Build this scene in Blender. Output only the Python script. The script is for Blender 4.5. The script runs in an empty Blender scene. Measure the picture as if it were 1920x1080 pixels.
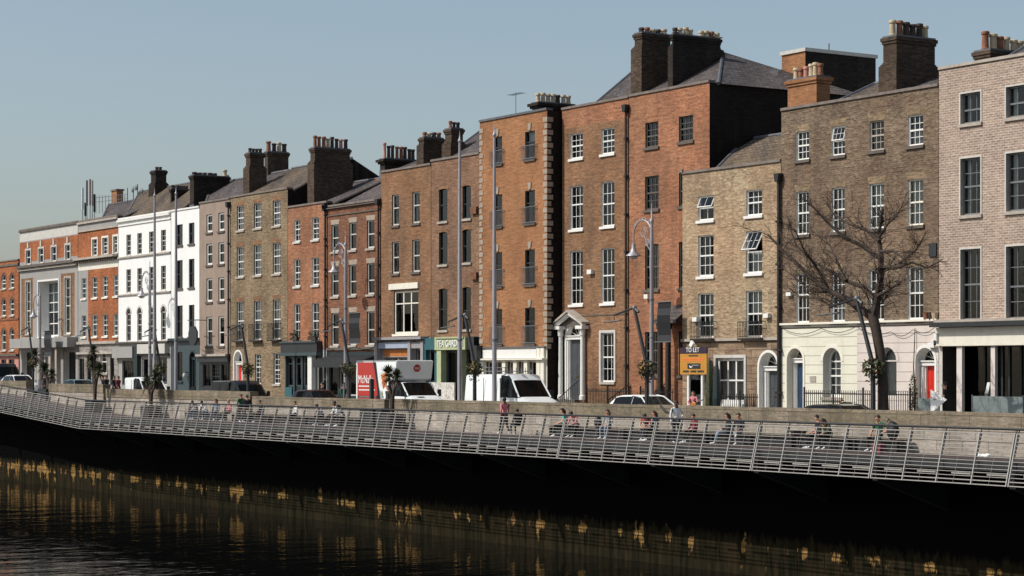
import bpy, bmesh, math, random
from mathutils import Vector, Matrix
R = math.radians
SC = bpy.context.scene
COL = SC.collection
PI = math.pi
# ---------------------------------------------------------------- layout frame
# X runs along the quay, Y away from the river, Z up (street level 0).  The camera stands on the far bank.
EYE, FOC, HOR = 2.45, 4000.0, 695.0
_n = math.hypot(2550, 4000); CA, CB = 2550 / _n, 4000 / _n
def xat(px, Y):
    t = (px - 960) / FOC
    return Y * (CA * t - CB) / (CA + CB * t)
def sc_(px, Y):
    x = xat(px, Y); return FOC / (-CB * x + CA * Y)
def zat(px, py, Y): return EYE + (HOR - py) / sc_(px, Y)
def yon(px, X):
    t = (px - 960) / FOC
    return X * (CA + CB * t) / (CA * t - CB)
def gz(X):                                        # the street climbs towards the bridge end
    return min(1.2, max(0.0, (-122 - X) / 38 * 0.7))
# ---------------------------------------------------------------- mesh builder
class MB:
    def __init__(s): s.v = []; s.f = []; s.m = []
    def face(s, pts, m):
        b = len(s.v); s.v += [tuple(p) for p in pts]; s.f.append(tuple(range(b, b + len(pts)))); s.m.append(m)
    def box(s, x0, x1, y0, y1, z0, z1, m):
        if x0 > x1: x0, x1 = x1, x0
        if y0 > y1: y0, y1 = y1, y0
        if z0 > z1: z0, z1 = z1, z0
        b = len(s.v)
        s.v += [(x0,y0,z0),(x1,y0,z0),(x1,y1,z0),(x0,y1,z0),(x0,y0,z1),(x1,y0,z1),(x1,y1,z1),(x0,y1,z1)]
        for q in ((0,3,2,1),(4,5,6,7),(0,1,5,4),(1,2,6,5),(2,3,7,6),(3,0,4,7)):
            s.f.append(tuple(b + i for i in q)); s.m.append(m)
        return s
    def prism(s, pts, axis, a, b, m, mside=None):
        """pts: 2-D outline; axis 'y': (x,z) swept from y=a to b; 'x': (y,z); 'z': (x,y)"""
        def P(p, d):
            return (p[0], d, p[1]) if axis == 'y' else ((d, p[0], p[1]) if axis == 'x' else (p[0], p[1], d))
        n = len(pts); k = len(s.v)
        s.v += [P(p, a) for p in pts] + [P(p, b) for p in pts]
        s.f.append(tuple(k + i for i in range(n))); s.m.append(m)
        s.f.append(tuple(k + n + i for i in reversed(range(n)))); s.m.append(m)
        for i in range(n):
            j = (i + 1) % n
            s.f.append((k + i, k + n + i, k + n + j, k + j)); s.m.append(mside or m)
        return s
    def tube(s, pts, rad, m, n=8, cap=True, flat=1.0):
        pts = [Vector(p) for p in pts]
        if not isinstance(rad, (list, tuple)): rad = [rad] * len(pts)
        k = len(s.v); up = None
        for i, p in enumerate(pts):
            if i == 0: d = pts[1] - pts[0]
            elif i == len(pts) - 1: d = pts[-1] - pts[-2]
            else: d = (pts[i+1] - pts[i]).normalized() + (pts[i] - pts[i-1]).normalized()
            d = d.normalized() if d.length > 1e-9 else Vector((0,0,1))
            if up is None: up = Vector((1,0,0)) if abs(d.x) < .8 else Vector((0,1,0))
            u = (up - d * up.dot(d)).normalized(); w = d.cross(u); up = u
            for j in range(n):
                a = 2 * PI * j / n
                s.v.append(tuple(p + (u * math.cos(a) + w * math.sin(a) * flat) * rad[i]))
        for i in range(len(pts) - 1):
            for j in range(n):
                a, b = k + i*n + j, k + i*n + (j+1) % n
                s.f.append((a, b, b + n, a + n)); s.m.append(m)
        if cap:
            s.f.append(tuple(k + j for j in reversed(range(n)))); s.m.append(m)
            e = k + (len(pts)-1)*n
            s.f.append(tuple(e + j for j in range(n))); s.m.append(m)
        return s
    def lathe(s, cx, cy, prof, m, n=10):
        return s.tube([(cx, cy, z) for r, z in prof], [max(r, 1e-4) for r, z in prof], m, n)
    def ball(s, c, r, m, nu=8, nv=6, jit=0, rnd=None):
        k = len(s.v); rx, ry, rz = r if isinstance(r, (tuple, list)) else (r, r, r)
        for i in range(nv + 1):
            th = PI * i / nv
            for j in range(nu):
                ph = 2 * PI * j / nu; q = 1 + (rnd.uniform(-jit, jit) if rnd else 0)
                s.v.append((c[0] + rx*q*math.sin(th)*math.cos(ph), c[1] + ry*q*math.sin(th)*math.sin(ph), c[2] + rz*q*math.cos(th)))
        for i in range(nv):
            for j in range(nu):
                a, b = k + i*nu + j, k + i*nu + (j+1) % nu
                s.f.append((a, a + nu, b + nu, b)); s.m.append(m)
        return s
    def build(s, name, parent=None, loc=None, smooth=0, bevel=0):
        if not s.v: return None
        if loc is None: loc = Vector(parent['_o']) if (parent is not None and '_o' in parent) else Vector((0,0,0))
        me = bpy.data.meshes.new(name)
        me.from_pydata([(x - loc[0], y - loc[1], z - loc[2]) for x, y, z in s.v], [], s.f)
        names = []
        for m in s.m:
            if m not in names: names.append(m)
        for m in names: me.materials.append(M[m])
        me.polygons.foreach_set('material_index', [names.index(m) for m in s.m])
        if smooth or bevel:
            bm = bmesh.new(); bm.from_mesh(me)
            bmesh.ops.remove_doubles(bm, verts=bm.verts, dist=0.0005)
            bmesh.ops.recalc_face_normals(bm, faces=bm.faces)
            if bevel:
                es = [e for e in bm.edges if len(e.link_faces) == 2 and e.calc_face_angle(0) > .5]
                bmesh.ops.bevel(bm, geom=es, offset=bevel, segments=2, affect='EDGES', clamp_overlap=True)
            bm.to_mesh(me); bm.free()
            if smooth:
                me.polygons.foreach_set('use_smooth', [True] * len(me.polygons))
                me.set_sharp_from_angle(angle=R(smooth))
        me.update()
        o = bpy.data.objects.new(name, me); COL.objects.link(o)
        if parent is not None:
            o.parent = parent
            if '_o' in parent: o['_o'] = parent['_o']
        else: o.location = loc
        return o
def thing(name, label, cat, loc=(0,0,0), group=None, rz=0, local=False):
    o = bpy.data.objects.new(name, None); COL.objects.link(o)
    o.location = loc; o.rotation_euler = (0, 0, rz); o.empty_display_size = .3
    o['label'] = label; o['category'] = cat
    if group: o['group'] = group
    o['_o'] = (0.0, 0.0, 0.0) if local else tuple(float(c) for c in loc)
    return o
def tag(o, label, cat, group=None):
    o['label'] = label; o['category'] = cat
    if group: o['group'] = group
    return o
def struct(name, mb, **k):
    o = mb.build(name, **k); o['kind'] = 'structure'; return o
def dup(root, loc, rz=None, label=None):
    def cp(o, par):
        c = o.copy(); COL.objects.link(c)
        if par is not None: c.parent = par
        for ch in [x for x in ALLCH.get(o.name, [])]: cp(ch, c)
        return c
    ALLCH = {}
    for ob in bpy.data.objects:
        if ob.parent is not None: ALLCH.setdefault(ob.parent.name, []).append(ob)
    c = cp(root, None); c.location = loc
    if rz is not None: c.rotation_euler = (0, 0, rz)
    if label: c['label'] = label
    return c
# ---------------------------------------------------------------- materials
M = {}
def lin(r, g, b):
    f = lambda c: (c/255/12.92) if c/255 <= .04045 else ((c/255 + .055)/1.055) ** 2.4
    return (f(r), f(g), f(b), 1)
class NT:
    def __init__(s, name):
        m = bpy.data.materials.new(name); m.use_nodes = True; M[name] = m
        s.t = m.node_tree; s.b = s.t.nodes['Principled BSDF']; s.out = s.t.nodes['Material Output']
    def n(s, typ, **k):
        nd = s.t.nodes.new(typ)
        for a, v in k.items():
            if a.startswith('i_'): nd.inputs[a[2:].replace('_', ' ')].default_value = v
            else: setattr(nd, a, v)
        return nd
    def l(s, a, b): s.t.links.new(a, b)
    def mix(s, fac, a, b, bt='MIX'):
        nd = s.n('ShaderNodeMix', data_type='RGBA', blend_type=bt)
        for i, v in ((0, fac), (6, a), (7, b)):
            if isinstance(v, bpy.types.NodeSocket): s.l(v, nd.inputs[i])
            else: nd.inputs[i].default_value = v
        return nd.outputs[2]
    def noise(s, vec, scale, detail=3, rough=.55, scl=None):
        if scl:
            mp = s.n('ShaderNodeMapping'); mp.inputs['Scale'].default_value = scl; s.l(vec, mp.inputs[0]); vec = mp.outputs[0]
        nd = s.n('ShaderNodeTexNoise'); nd.inputs['Scale'].default_value = scale
        nd.inputs['Detail'].default_value = detail; nd.inputs['Roughness'].default_value = rough
        s.l(vec, nd.inputs['Vector']); return nd.outputs['Fac']
    def ramp(s, fac, a, b, va=0.0, vb=1.0):
        nd = s.n('ShaderNodeMapRange'); s.l(fac, nd.inputs[0])
        for i, v in ((1, a), (2, b), (3, va), (4, vb)): nd.inputs[i].default_value = v
        return nd.outputs[0]
    def coord(s, wallmap=True):
        tc = s.n('ShaderNodeTexCoord')
        if not wallmap: return tc.outputs['Object']
        sp = s.n('ShaderNodeSeparateXYZ'); s.l(tc.outputs['Object'], sp.inputs[0])
        ad = s.n('ShaderNodeMath', operation='ADD'); s.l(sp.outputs[0], ad.inputs[0]); s.l(sp.outputs[1], ad.inputs[1])
        cb = s.n('ShaderNodeCombineXYZ'); s.l(ad.outputs[0], cb.inputs[0]); s.l(sp.outputs[2], cb.inputs[1])
        s.sep = sp
        return cb.outputs[0]
    def bump(s, h, strength, dist):
        nd = s.n('ShaderNodeBump'); nd.inputs['Strength'].default_value = strength; nd.inputs['Distance'].default_value = dist
        s.l(h, nd.inputs['Height']); s.l(nd.outputs[0], s.b.inputs['Normal'])
def plain(name, col, rough=.6, metal=0.0, var=.12, scale=3.0, spec=None, streak=0.0):
    t = NT(name); v = t.coord(False)
    f = t.ramp(t.noise(v, scale, 4), .3, .7)
    c = t.mix(f, tuple(x*(1-var) for x in col[:3]) + (1,), tuple(min(1, x*(1+var)) for x in col[:3]) + (1,))
    if streak:
        g = t.ramp(t.noise(v, 1.0, 4, .6, (2.2, 2.2, .35)), .5, .8, 0, streak)
        c = t.mix(g, c, tuple(x*.45 for x in col[:3]) + (1,))
    t.l(c, t.b.inputs['Base Color']); t.b.inputs['Roughness'].default_value = rough; t.b.inputs['Metallic'].default_value = metal
    if spec is not None: t.b.inputs['Specular IOR Level'].default_value = spec
    return t
def brick(name, c1, c2, mortar, alt=None, altamt=.5, alts=.22, row=.085, wid=.24, mort=.010, bias=0.0, soot=.5, seed=0.0, streak=.38, speck=.3):
    """brickwork: two brick tints, mortar, a third weathered tint in patches, course streaks and dirt"""
    if name.startswith('brick_') and name not in ('brick_flank_shade',): c1, c2, mortar = [tuple(x*.8 for x in c[:3]) + (1,) for c in (c1, c2, mortar)]
    t = NT(name); v = t.coord()
    mp = t.n('ShaderNodeMapping'); mp.inputs['Location'].default_value = (seed*7.3, seed*3.1, 0); t.l(v, mp.inputs[0]); v = mp.outputs[0]
    b = t.n('ShaderNodeTexBrick', offset=.5); t.l(v, b.inputs['Vector'])
    b.inputs['Color1'].default_value = c1; b.inputs['Color2'].default_value = c2; b.inputs['Mortar'].default_value = mortar
    for k, x in (('Scale', 1), ('Mortar Size', mort), ('Mortar Smooth', .2), ('Bias', bias), ('Brick Width', wid), ('Row Height', row)): b.inputs[k].default_value = x
    c = b.outputs['Color']
    if alt:
        f = t.ramp(t.noise(v, alts, 5, .62), .5 - .1, .5 + .1, 0, altamt)
        c = t.mix(f, c, t.mix(.45, c, alt))
    f2 = t.ramp(t.noise(v, 1.0, 3, .6, (1.6, 9.0, 1)), .25, .75, 1-streak, 1+streak)
    cc = t.n('ShaderNodeMix', data_type='RGBA', blend_type='MULTIPLY'); cc.inputs[0].default_value = 1
    gr = t.n('ShaderNodeCombineColor'); [t.l(f2, gr.inputs[i]) for i in range(3)]
    t.l(c, cc.inputs[6]); t.l(gr.outputs[0], cc.inputs[7]); c = cc.outputs[2]
    f4 = t.ramp(t.noise(v, 1.0, 2, .7, (5.0, 13.0, 1)), .25, .75, 1-speck, 1+speck)
    gr2 = t.n('ShaderNodeCombineColor'); [t.l(f4, gr2.inputs[i]) for i in range(3)]
    c = t.mix(1.0, c, gr2.outputs[0], 'MULTIPLY')
    f5 = t.ramp(t.noise(v, 1.0, 3, .5, (.5, .38, 1)), .34, .66, 1-streak*.55, 1+streak*.45)
    gr3 = t.n('ShaderNodeCombineColor'); [t.l(f5, gr3.inputs[i]) for i in range(3)]
    c = t.mix(1.0, c, gr3.outputs[0], 'MULTIPLY')
    f3 = t.ramp(t.noise(v, 1.0, 5, .65, (.55, .22, 1)), .52, .8, 0, soot)
    c = t.mix(f3, c, (.03, .026, .024, 1))
    c = t.mix(t.ramp(t.noise(v, 1.0, 3, .6, (1.3, .1, 1)), .54, .74, 0, min(.5, soot*1.1)), c, (.05, .044, .04, 1))     # rain runs
    t.l(c, t.b.inputs['Base Color']); t.b.inputs['Roughness'].default_value = .9; t.b.inputs['Specular IOR Level'].default_value = .2
    return t
brick('brick_orange',  lin(190,108,64),  lin(166,92,54),  lin(160,124,92), alt=lin(140,86,60), altamt=.6, soot=.2, seed=1)
brick('brick_redorange', lin(186,118,82), lin(164,102,72), lin(158,132,110), alt=lin(134,106,82), altamt=.8, soot=.25, seed=2, speck=.36)
brick('brick_red',     lin(152,96,68),  lin(124,78,58),  lin(138,114,94), alt=lin(110,84,66), altamt=.8, soot=.4, seed=3)
brick('brick_rust',    lin(158,112,80),  lin(136,96,70),  lin(148,124,98), alt=lin(124,102,80), altamt=.9, soot=.3, seed=4, speck=.36)
brick('brick_mauve',   lin(146,108,86),  lin(128,90,70),  lin(150,126,104), alt=lin(128,106,82), altamt=.9, soot=.3, seed=5, speck=.4)
brick('brick_brown',   lin(160,140,110),  lin(128,104,80),  lin(152,138,116), alt=lin(126,106,84), altamt=.8, soot=.4, seed=6, speck=.36)
brick('brick_tan',     lin(192,172,140), lin(156,128,100), lin(176,160,136), alt=lin(160,126,98), altamt=.85, soot=.3, seed=7, speck=.42, streak=.3)
brick('brick_umber',   lin(142,124,102), lin(106,84,68), lin(146,132,114), alt=lin(112,86,68), altamt=.9, soot=.45, seed=8, speck=.48, streak=.34)
brick('brick_pink',    lin(180,155,139), lin(150,128,114), lin(202,186,170), alt=lin(172,148,132), altamt=.4, soot=.04, seed=9, row=.098, wid=.27, mort=.02, streak=.2)
brick('brick_copper',  lin(176,118,80), lin(156,104,70),  lin(162,130,98), alt=lin(160,120,84), altamt=.5, soot=.1, seed=10, streak=.3, speck=.24)
brick('brick_soot_shade',   lin(66,56,48),   lin(40,33,29),   lin(54,46,40), alt=lin(36,30,28), altamt=.8, soot=.6, seed=11)  # sooty stacks; also the painted shade on the rooftop block's sides
brick('brick_flank_shade',   lin(40,30,25),   lin(26,20,17),   lin(34,29,26), alt=lin(24,20,19), altamt=.8, soot=.6, seed=12)  # side walls' shade is put into this near-black brick
brick('brick_stack',   lin(100,83,67),   lin(64,52,44),   lin(92,80,68), alt=lin(64,54,46), altamt=.8, soot=.55, seed=22)
brick('granite',       lin(178,168,156), lin(158,148,136), lin(88,80,72), alt=lin(124,114,98), altamt=.9, alts=.5, row=.36, wid=1.25, mort=.016, soot=.4, seed=13, streak=.25)
brick('granite_moss',  lin(142,129,112), lin(124,112,96), lin(70,62,50), alt=lin(96,92,66), altamt=.9, alts=.6, row=.5, wid=2.4, mort=.012, soot=.5, seed=21, streak=.3)
brick('ashlar_brown',  lin(160,138,114), lin(130,108,88), lin(76,64,54), alt=lin(112,94,78), altamt=.8, row=.36, wid=.95, mort=.016, soot=.4, seed=14)
brick('ashlar_cream',  lin(222,220,202), lin(218,215,196), lin(160,152,134), alt=lin(210,204,186), altamt=.4, row=.40, wid=40, mort=.018, soot=.1, seed=15, streak=.05, speck=.05)
brick('ashlar_blush',  lin(214,203,194), lin(210,199,190), lin(146,132,124), alt=lin(204,190,180), altamt=.4, row=.40, wid=40, mort=.018, soot=.12, seed=16, streak=.05, speck=.05)
brick('ashlar_grey',   lin(158,150,144), lin(140,132,126), lin(96,88,82), alt=lin(120,112,106), altamt=.6, row=.4, wid=1.1, mort=.015, soot=.3, seed=17)
brick('slate',         lin(94,88,88),   lin(72,68,70),   lin(52,49,49), alt=lin(104,92,82), altamt=.8, alts=.4, row=.17, wid=.3, mort=.02, soot=.35, seed=18)
brick('slate_brown',   lin(106,94,82),  lin(84,75,68),   lin(56,50,46), alt=lin(116,98,74), altamt=.8, alts=.4, row=.17, wid=.3, mort=.02, soot=.35, seed=19)
plain('render_white', lin(232,232,228), .8, var=.03, streak=.16, scale=.8)
plain('render_beige', lin(148,130,116), .9, var=.12, streak=.35, scale=1.2)
plain('render_grey', lin(152,149,145), .9, var=.08, streak=.3, scale=1)
plain('render_darkgrey', lin(104,102,102), .85, var=.12, streak=.3)
plain('cream_paint', lin(226,220,204), .6, var=.06, streak=.12)
plain('white_paint', lin(228,226,220), .45, var=.05, streak=.08)
plain('dull_white', lin(196,192,184), .6, var=.1, streak=.2)
plain('stone_trim', lin(170,160,148), .85, var=.15, streak=.4)
plain('stone_dark', lin(96,88,80), .85, var=.2, streak=.4)
plain('quoin_stone', lin(158,144,128), .85, var=.18, streak=.2)
plain('coping', lin(120,110,102), .9, var=.25, streak=.3)
plain('lead', lin(92,92,96), .6, var=.2)
plain('interior', (.012,.011,.010,1), .9)
plain('interior_mid', (.05,.045,.04,1), .9, var=.5, scale=.9)
plain('black_iron', (.012,.012,.013,1), .5, var=.2)
plain('dark_paint', (.022,.024,.026,1), .45, var=.2)
plain('teal_grey', lin(58,72,76), .5, var=.12)
plain('teal_dark', lin(30,44,46), .5, var=.2)
plain('teal_shop', lin(46,92,98), .5, var=.12)
plain('green_shop', lin(172,180,140), .5, var=.08)
plain('blue_grey_shop', lin(160,170,188), .5, var=.08)
plain('grey_shop', lin(150,146,146), .55, var=.1, streak=.2)
plain('column_pale', lin(216,204,196), .7, var=.06, streak=.15)
plain('tile_white', lin(196,192,184), .7, var=.45, scale=9)
plain('orange_wood', lin(178,106,46), .6, var=.2, scale=2)
plain('door_red', lin(206,46,32), .35, var=.06)
plain('door_blue', lin(34,62,92), .35, var=.1)
plain('door_grey', lin(72,74,78), .4, var=.1)
plain('brass', lin(180,150,80), .3, 1.0)
plain('curtain', lin(206,206,200), .9, var=.12, scale=5)
plain('blind_pink', lin(196,186,182), .9, var=.1, scale=5)
plain('terracotta', lin(136,88,64), .8, var=.3, scale=5)
plain('pot_cream', lin(186,168,138), .8, var=.15, scale=5)
plain('pot_pink', lin(186,128,116), .8, var=.15, scale=5)
plain('pot_dark', lin(66,52,46), .8, var=.25, scale=5)
plain('steel_grey', lin(168,164,157), .5, .15, var=.08)
plain('steel_mid', lin(120,122,124), .45, .3, var=.1)
plain('pole_grey', lin(166,162,166), .45, .3, var=.1)
plain('canvas_grey', lin(116,126,124), .8, var=.06)
plain('foliage', (.045,.06,.022,1), .7, var=.6, scale=9)
plain('foliage_dry', (.075,.07,.03,1), .7, var=.5, scale=9)
plain('flower_mix', (.32,.2,.05,1), .7, var=.6, scale=14)
plain('bark', lin(84,68,58), .9, var=.35, scale=7)
plain('bark_dark', lin(62,50,42), .9, var=.35, scale=7)
plain('asphalt', (.055,.054,.053,1), .9, var=.2, scale=2)
plain('paving', lin(150,144,136), .9, var=.15, scale=1.3)
plain('kerb', lin(160,154,146), .85, var=.15)
plain('line_yellow', lin(200,160,50), .7, var=.15)
plain('rubber', (.014,.014,.014,1), .8)
plain('car_white', lin(236,240,239), .25, var=.02, spec=.6)
plain('car_teal', lin(96,128,136), .25, var=.04, spec=.6)
plain('car_black', (.012,.013,.015,1), .2, var=.1, spec=.6)
plain('car_wine', (.05,.012,.014,1), .2, var=.1, spec=.6)
plain('car_silver', lin(150,154,156), .28, .4, var=.05)
plain('plastic_dark', (.018,.018,.02,1), .5)
plain('truck_red', lin(178,50,42), .4, var=.05)
plain('truck_orange', lin(220,120,60), .4, var=.2, scale=2)
plain('letter_white', lin(236,236,232), .6, var=.02)
plain('letter_pale', lin(140,146,146), .6, var=.02)
plain('letter_dark', (.03,.025,.02,1), .6, var=.02)
plain('sign_yellow', lin(184,130,46), .5, var=.08)
plain('sign_purple', lin(44,26,46), .5, var=.1)
plain('lamp_glass', lin(190,190,186), .3, var=.05)
plain('headlight', lin(170,178,182), .1, .3, var=.1)
plain('skin', lin(196,146,120), .6, var=.06)
plain('skin_brown', lin(112,74,54), .6, var=.06)
plain('hair_dark', (.012,.009,.008,1), .6)
plain('hair_brown', (.05,.028,.016,1), .6)
plain('hair_fair', lin(160,128,84), .6)
for nm, c in (('black',(22,22,24)),('navy',(34,40,58)),('jeans',(66,86,116)),('denim_pale',(124,144,164)),('white',(228,228,226)),('green',(34,92,64)),('teal',(96,182,164)),
              ('pink',(206,128,132)),('grey',(120,122,126)),('stripe',(150,152,156)),('burgundy',(112,38,52)),('charcoal',(50,50,54)),('olive',(70,72,52)),('red',(170,52,48)),('bluegrey',(120,138,160))):
    plain('cloth_' + nm, lin(*c), .9, var=.15, scale=12)
# glass: a clear pane that mirrors the sky at a slant
def glass(name, tint, amt):
    t = NT(name); t.t.nodes.remove(t.b)
    v = t.coord(False)
    tr = t.n('ShaderNodeBsdfTransparent'); tr.inputs[0].default_value = tint
    gl = t.n('ShaderNodeBsdfGlossy'); gl.inputs['Roughness'].default_value = .03; gl.inputs['Color'].default_value = (.9,.95,1,1)
    bp = t.n('ShaderNodeBump'); bp.inputs['Strength'].default_value = .12; bp.inputs['Distance'].default_value = .05
    t.l(t.noise(v, 1.3, 2), bp.inputs['Height']); t.l(bp.outputs[0], gl.inputs['Normal'])
    lw = t.n('ShaderNodeFresnel'); lw.inputs['IOR'].default_value = amt
    mx = t.n('ShaderNodeMixShader'); t.l(lw.outputs[0], mx.inputs[0]); t.l(tr.outputs[0], mx.inputs[1]); t.l(gl.outputs[0], mx.inputs[2])
    t.l(mx.outputs[0], t.out.inputs['Surface'])
glass('glass', (.62,.66,.66,1), 1.45)
glass('glass_dark', (.16,.18,.18,1), 1.5)
plain('glass_car', (.005,.006,.006,1), .08, var=.1, spec=.15)
# river: near-black water with long low ripples
t = NT('river'); v = t.coord(False)
t.b.inputs['Base Color'].default_value = (.004,.0045,.004,1); t.b.inputs['Roughness'].default_value = .035; t.b.inputs['IOR'].default_value = 1.33
w1 = t.noise(v, 1.0, 3, .5, (.55, .3, 1)); w2 = t.noise(v, 1.0, 2, .5, (2.4, 1.5, 1))
ad = t.n('ShaderNodeMath', operation='MULTIPLY_ADD'); t.l(w2, ad.inputs[0]); ad.inputs[1].default_value = .22; t.l(w1, ad.inputs[2])
t.bump(ad.outputs[0], .8, .06)
# tide wall: shade under the deck painted black above, washed ochre stone in the tide band, weed at the bottom
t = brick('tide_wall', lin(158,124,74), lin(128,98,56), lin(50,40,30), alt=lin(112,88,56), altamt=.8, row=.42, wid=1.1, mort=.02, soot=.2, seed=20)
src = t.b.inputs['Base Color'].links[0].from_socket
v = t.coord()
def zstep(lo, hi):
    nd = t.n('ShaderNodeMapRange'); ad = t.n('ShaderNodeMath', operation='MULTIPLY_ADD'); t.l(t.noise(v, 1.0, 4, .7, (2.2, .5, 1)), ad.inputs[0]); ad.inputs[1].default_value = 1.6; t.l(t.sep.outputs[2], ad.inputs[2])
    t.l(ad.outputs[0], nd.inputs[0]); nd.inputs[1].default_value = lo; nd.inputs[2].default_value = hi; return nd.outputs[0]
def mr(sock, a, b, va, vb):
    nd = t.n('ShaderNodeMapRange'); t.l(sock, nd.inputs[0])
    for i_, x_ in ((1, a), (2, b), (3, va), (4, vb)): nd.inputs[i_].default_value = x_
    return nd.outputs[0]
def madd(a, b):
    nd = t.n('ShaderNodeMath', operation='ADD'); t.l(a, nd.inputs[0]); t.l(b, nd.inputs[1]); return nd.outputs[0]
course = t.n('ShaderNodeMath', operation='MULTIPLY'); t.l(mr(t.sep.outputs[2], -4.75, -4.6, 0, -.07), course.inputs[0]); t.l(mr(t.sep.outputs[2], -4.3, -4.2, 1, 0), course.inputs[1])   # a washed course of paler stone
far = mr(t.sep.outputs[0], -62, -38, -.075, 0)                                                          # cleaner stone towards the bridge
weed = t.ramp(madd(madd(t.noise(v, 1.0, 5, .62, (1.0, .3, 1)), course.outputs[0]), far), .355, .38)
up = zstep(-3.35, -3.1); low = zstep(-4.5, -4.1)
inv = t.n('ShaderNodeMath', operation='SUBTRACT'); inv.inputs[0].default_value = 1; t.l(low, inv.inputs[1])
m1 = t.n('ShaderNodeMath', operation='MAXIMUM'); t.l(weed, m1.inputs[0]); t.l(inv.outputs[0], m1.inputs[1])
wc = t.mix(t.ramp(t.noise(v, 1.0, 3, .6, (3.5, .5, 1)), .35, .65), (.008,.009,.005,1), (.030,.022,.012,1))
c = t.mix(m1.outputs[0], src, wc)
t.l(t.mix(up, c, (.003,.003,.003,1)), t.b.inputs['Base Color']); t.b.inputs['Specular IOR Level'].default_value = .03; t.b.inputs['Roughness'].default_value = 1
# timber deck
t = NT('deck'); v = t.coord(False)
wv = t.n('ShaderNodeTexBrick', offset=.5); t.l(v, wv.inputs['Vector'])
wv.inputs['Color1'].default_value = lin(78,64,60); wv.inputs['Color2'].default_value = lin(60,49,47); wv.inputs['Mortar'].default_value = (.01,.009,.008,1)
for k, x in (('Scale',1),('Mortar Size',.008),('Brick Width',3.2),('Row Height',.14)): wv.inputs[k].default_value = x
t.l(wv.outputs['Color'], t.b.inputs['Base Color']); t.b.inputs['Roughness'].default_value = .8
# ---------------------------------------------------------------- light, sky, camera
SUN_EL, SUN_AZ = 45.2, 22.0                      # az: west of due south (-Y)
SC.world = bpy.data.worlds.new('World'); SC.world.use_nodes = True
wt = SC.world.node_tree; bg = wt.nodes['Background']
sky = wt.nodes.new('ShaderNodeTexSky'); sky.sky_type = 'NISHITA'; sky.sun_disc = False
sky.sun_elevation = R(SUN_EL); sky.sun_rotation = R(180 + SUN_AZ)
sky.air_density = 1.0; sky.dust_density = 1.9; sky.ozone_density = 1.0; sky.altitude = 0
hs = wt.nodes.new('ShaderNodeHueSaturation'); hs.inputs['Saturation'].default_value = .84; hs.inputs['Hue'].default_value = .491
wt.links.new(sky.outputs[0], hs.inputs['Color']); wt.links.new(hs.outputs[0], bg.inputs['Color'])
bg.inputs['Strength'].default_value = .116
sl = bpy.data.lights.new('sun', 'SUN'); sl.energy = 3.75; sl.angle = R(.5); sl.color = (1, .965, .9)
so = bpy.data.objects.new('sun', sl); COL.objects.link(so)
sd = Vector((-math.sin(R(SUN_AZ))*math.cos(R(SUN_EL)), -math.cos(R(SUN_AZ))*math.cos(R(SUN_EL)), math.sin(R(SUN_EL))))
so.rotation_euler = sd.to_track_quat('Z', 'Y').to_euler(); so.location = (-60, -40, 60)
cam = bpy.data.cameras.new('camera'); co = bpy.data.objects.new('camera', cam); COL.objects.link(co)
co.location = (0, 0, EYE); co.rotation_euler = (R(90), 0, math.atan2(CB, CA))
cam.sensor_width = 36; cam.lens = FOC / 1920 * 36; cam.shift_y = (HOR - 540) / 1920; cam.clip_start = .5; cam.clip_end = 6000
SC.camera = co
vs = SC.view_settings; vs.view_transform = 'Standard'; vs.look = 'None'; vs.exposure = 0; vs.gamma = 1
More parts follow.
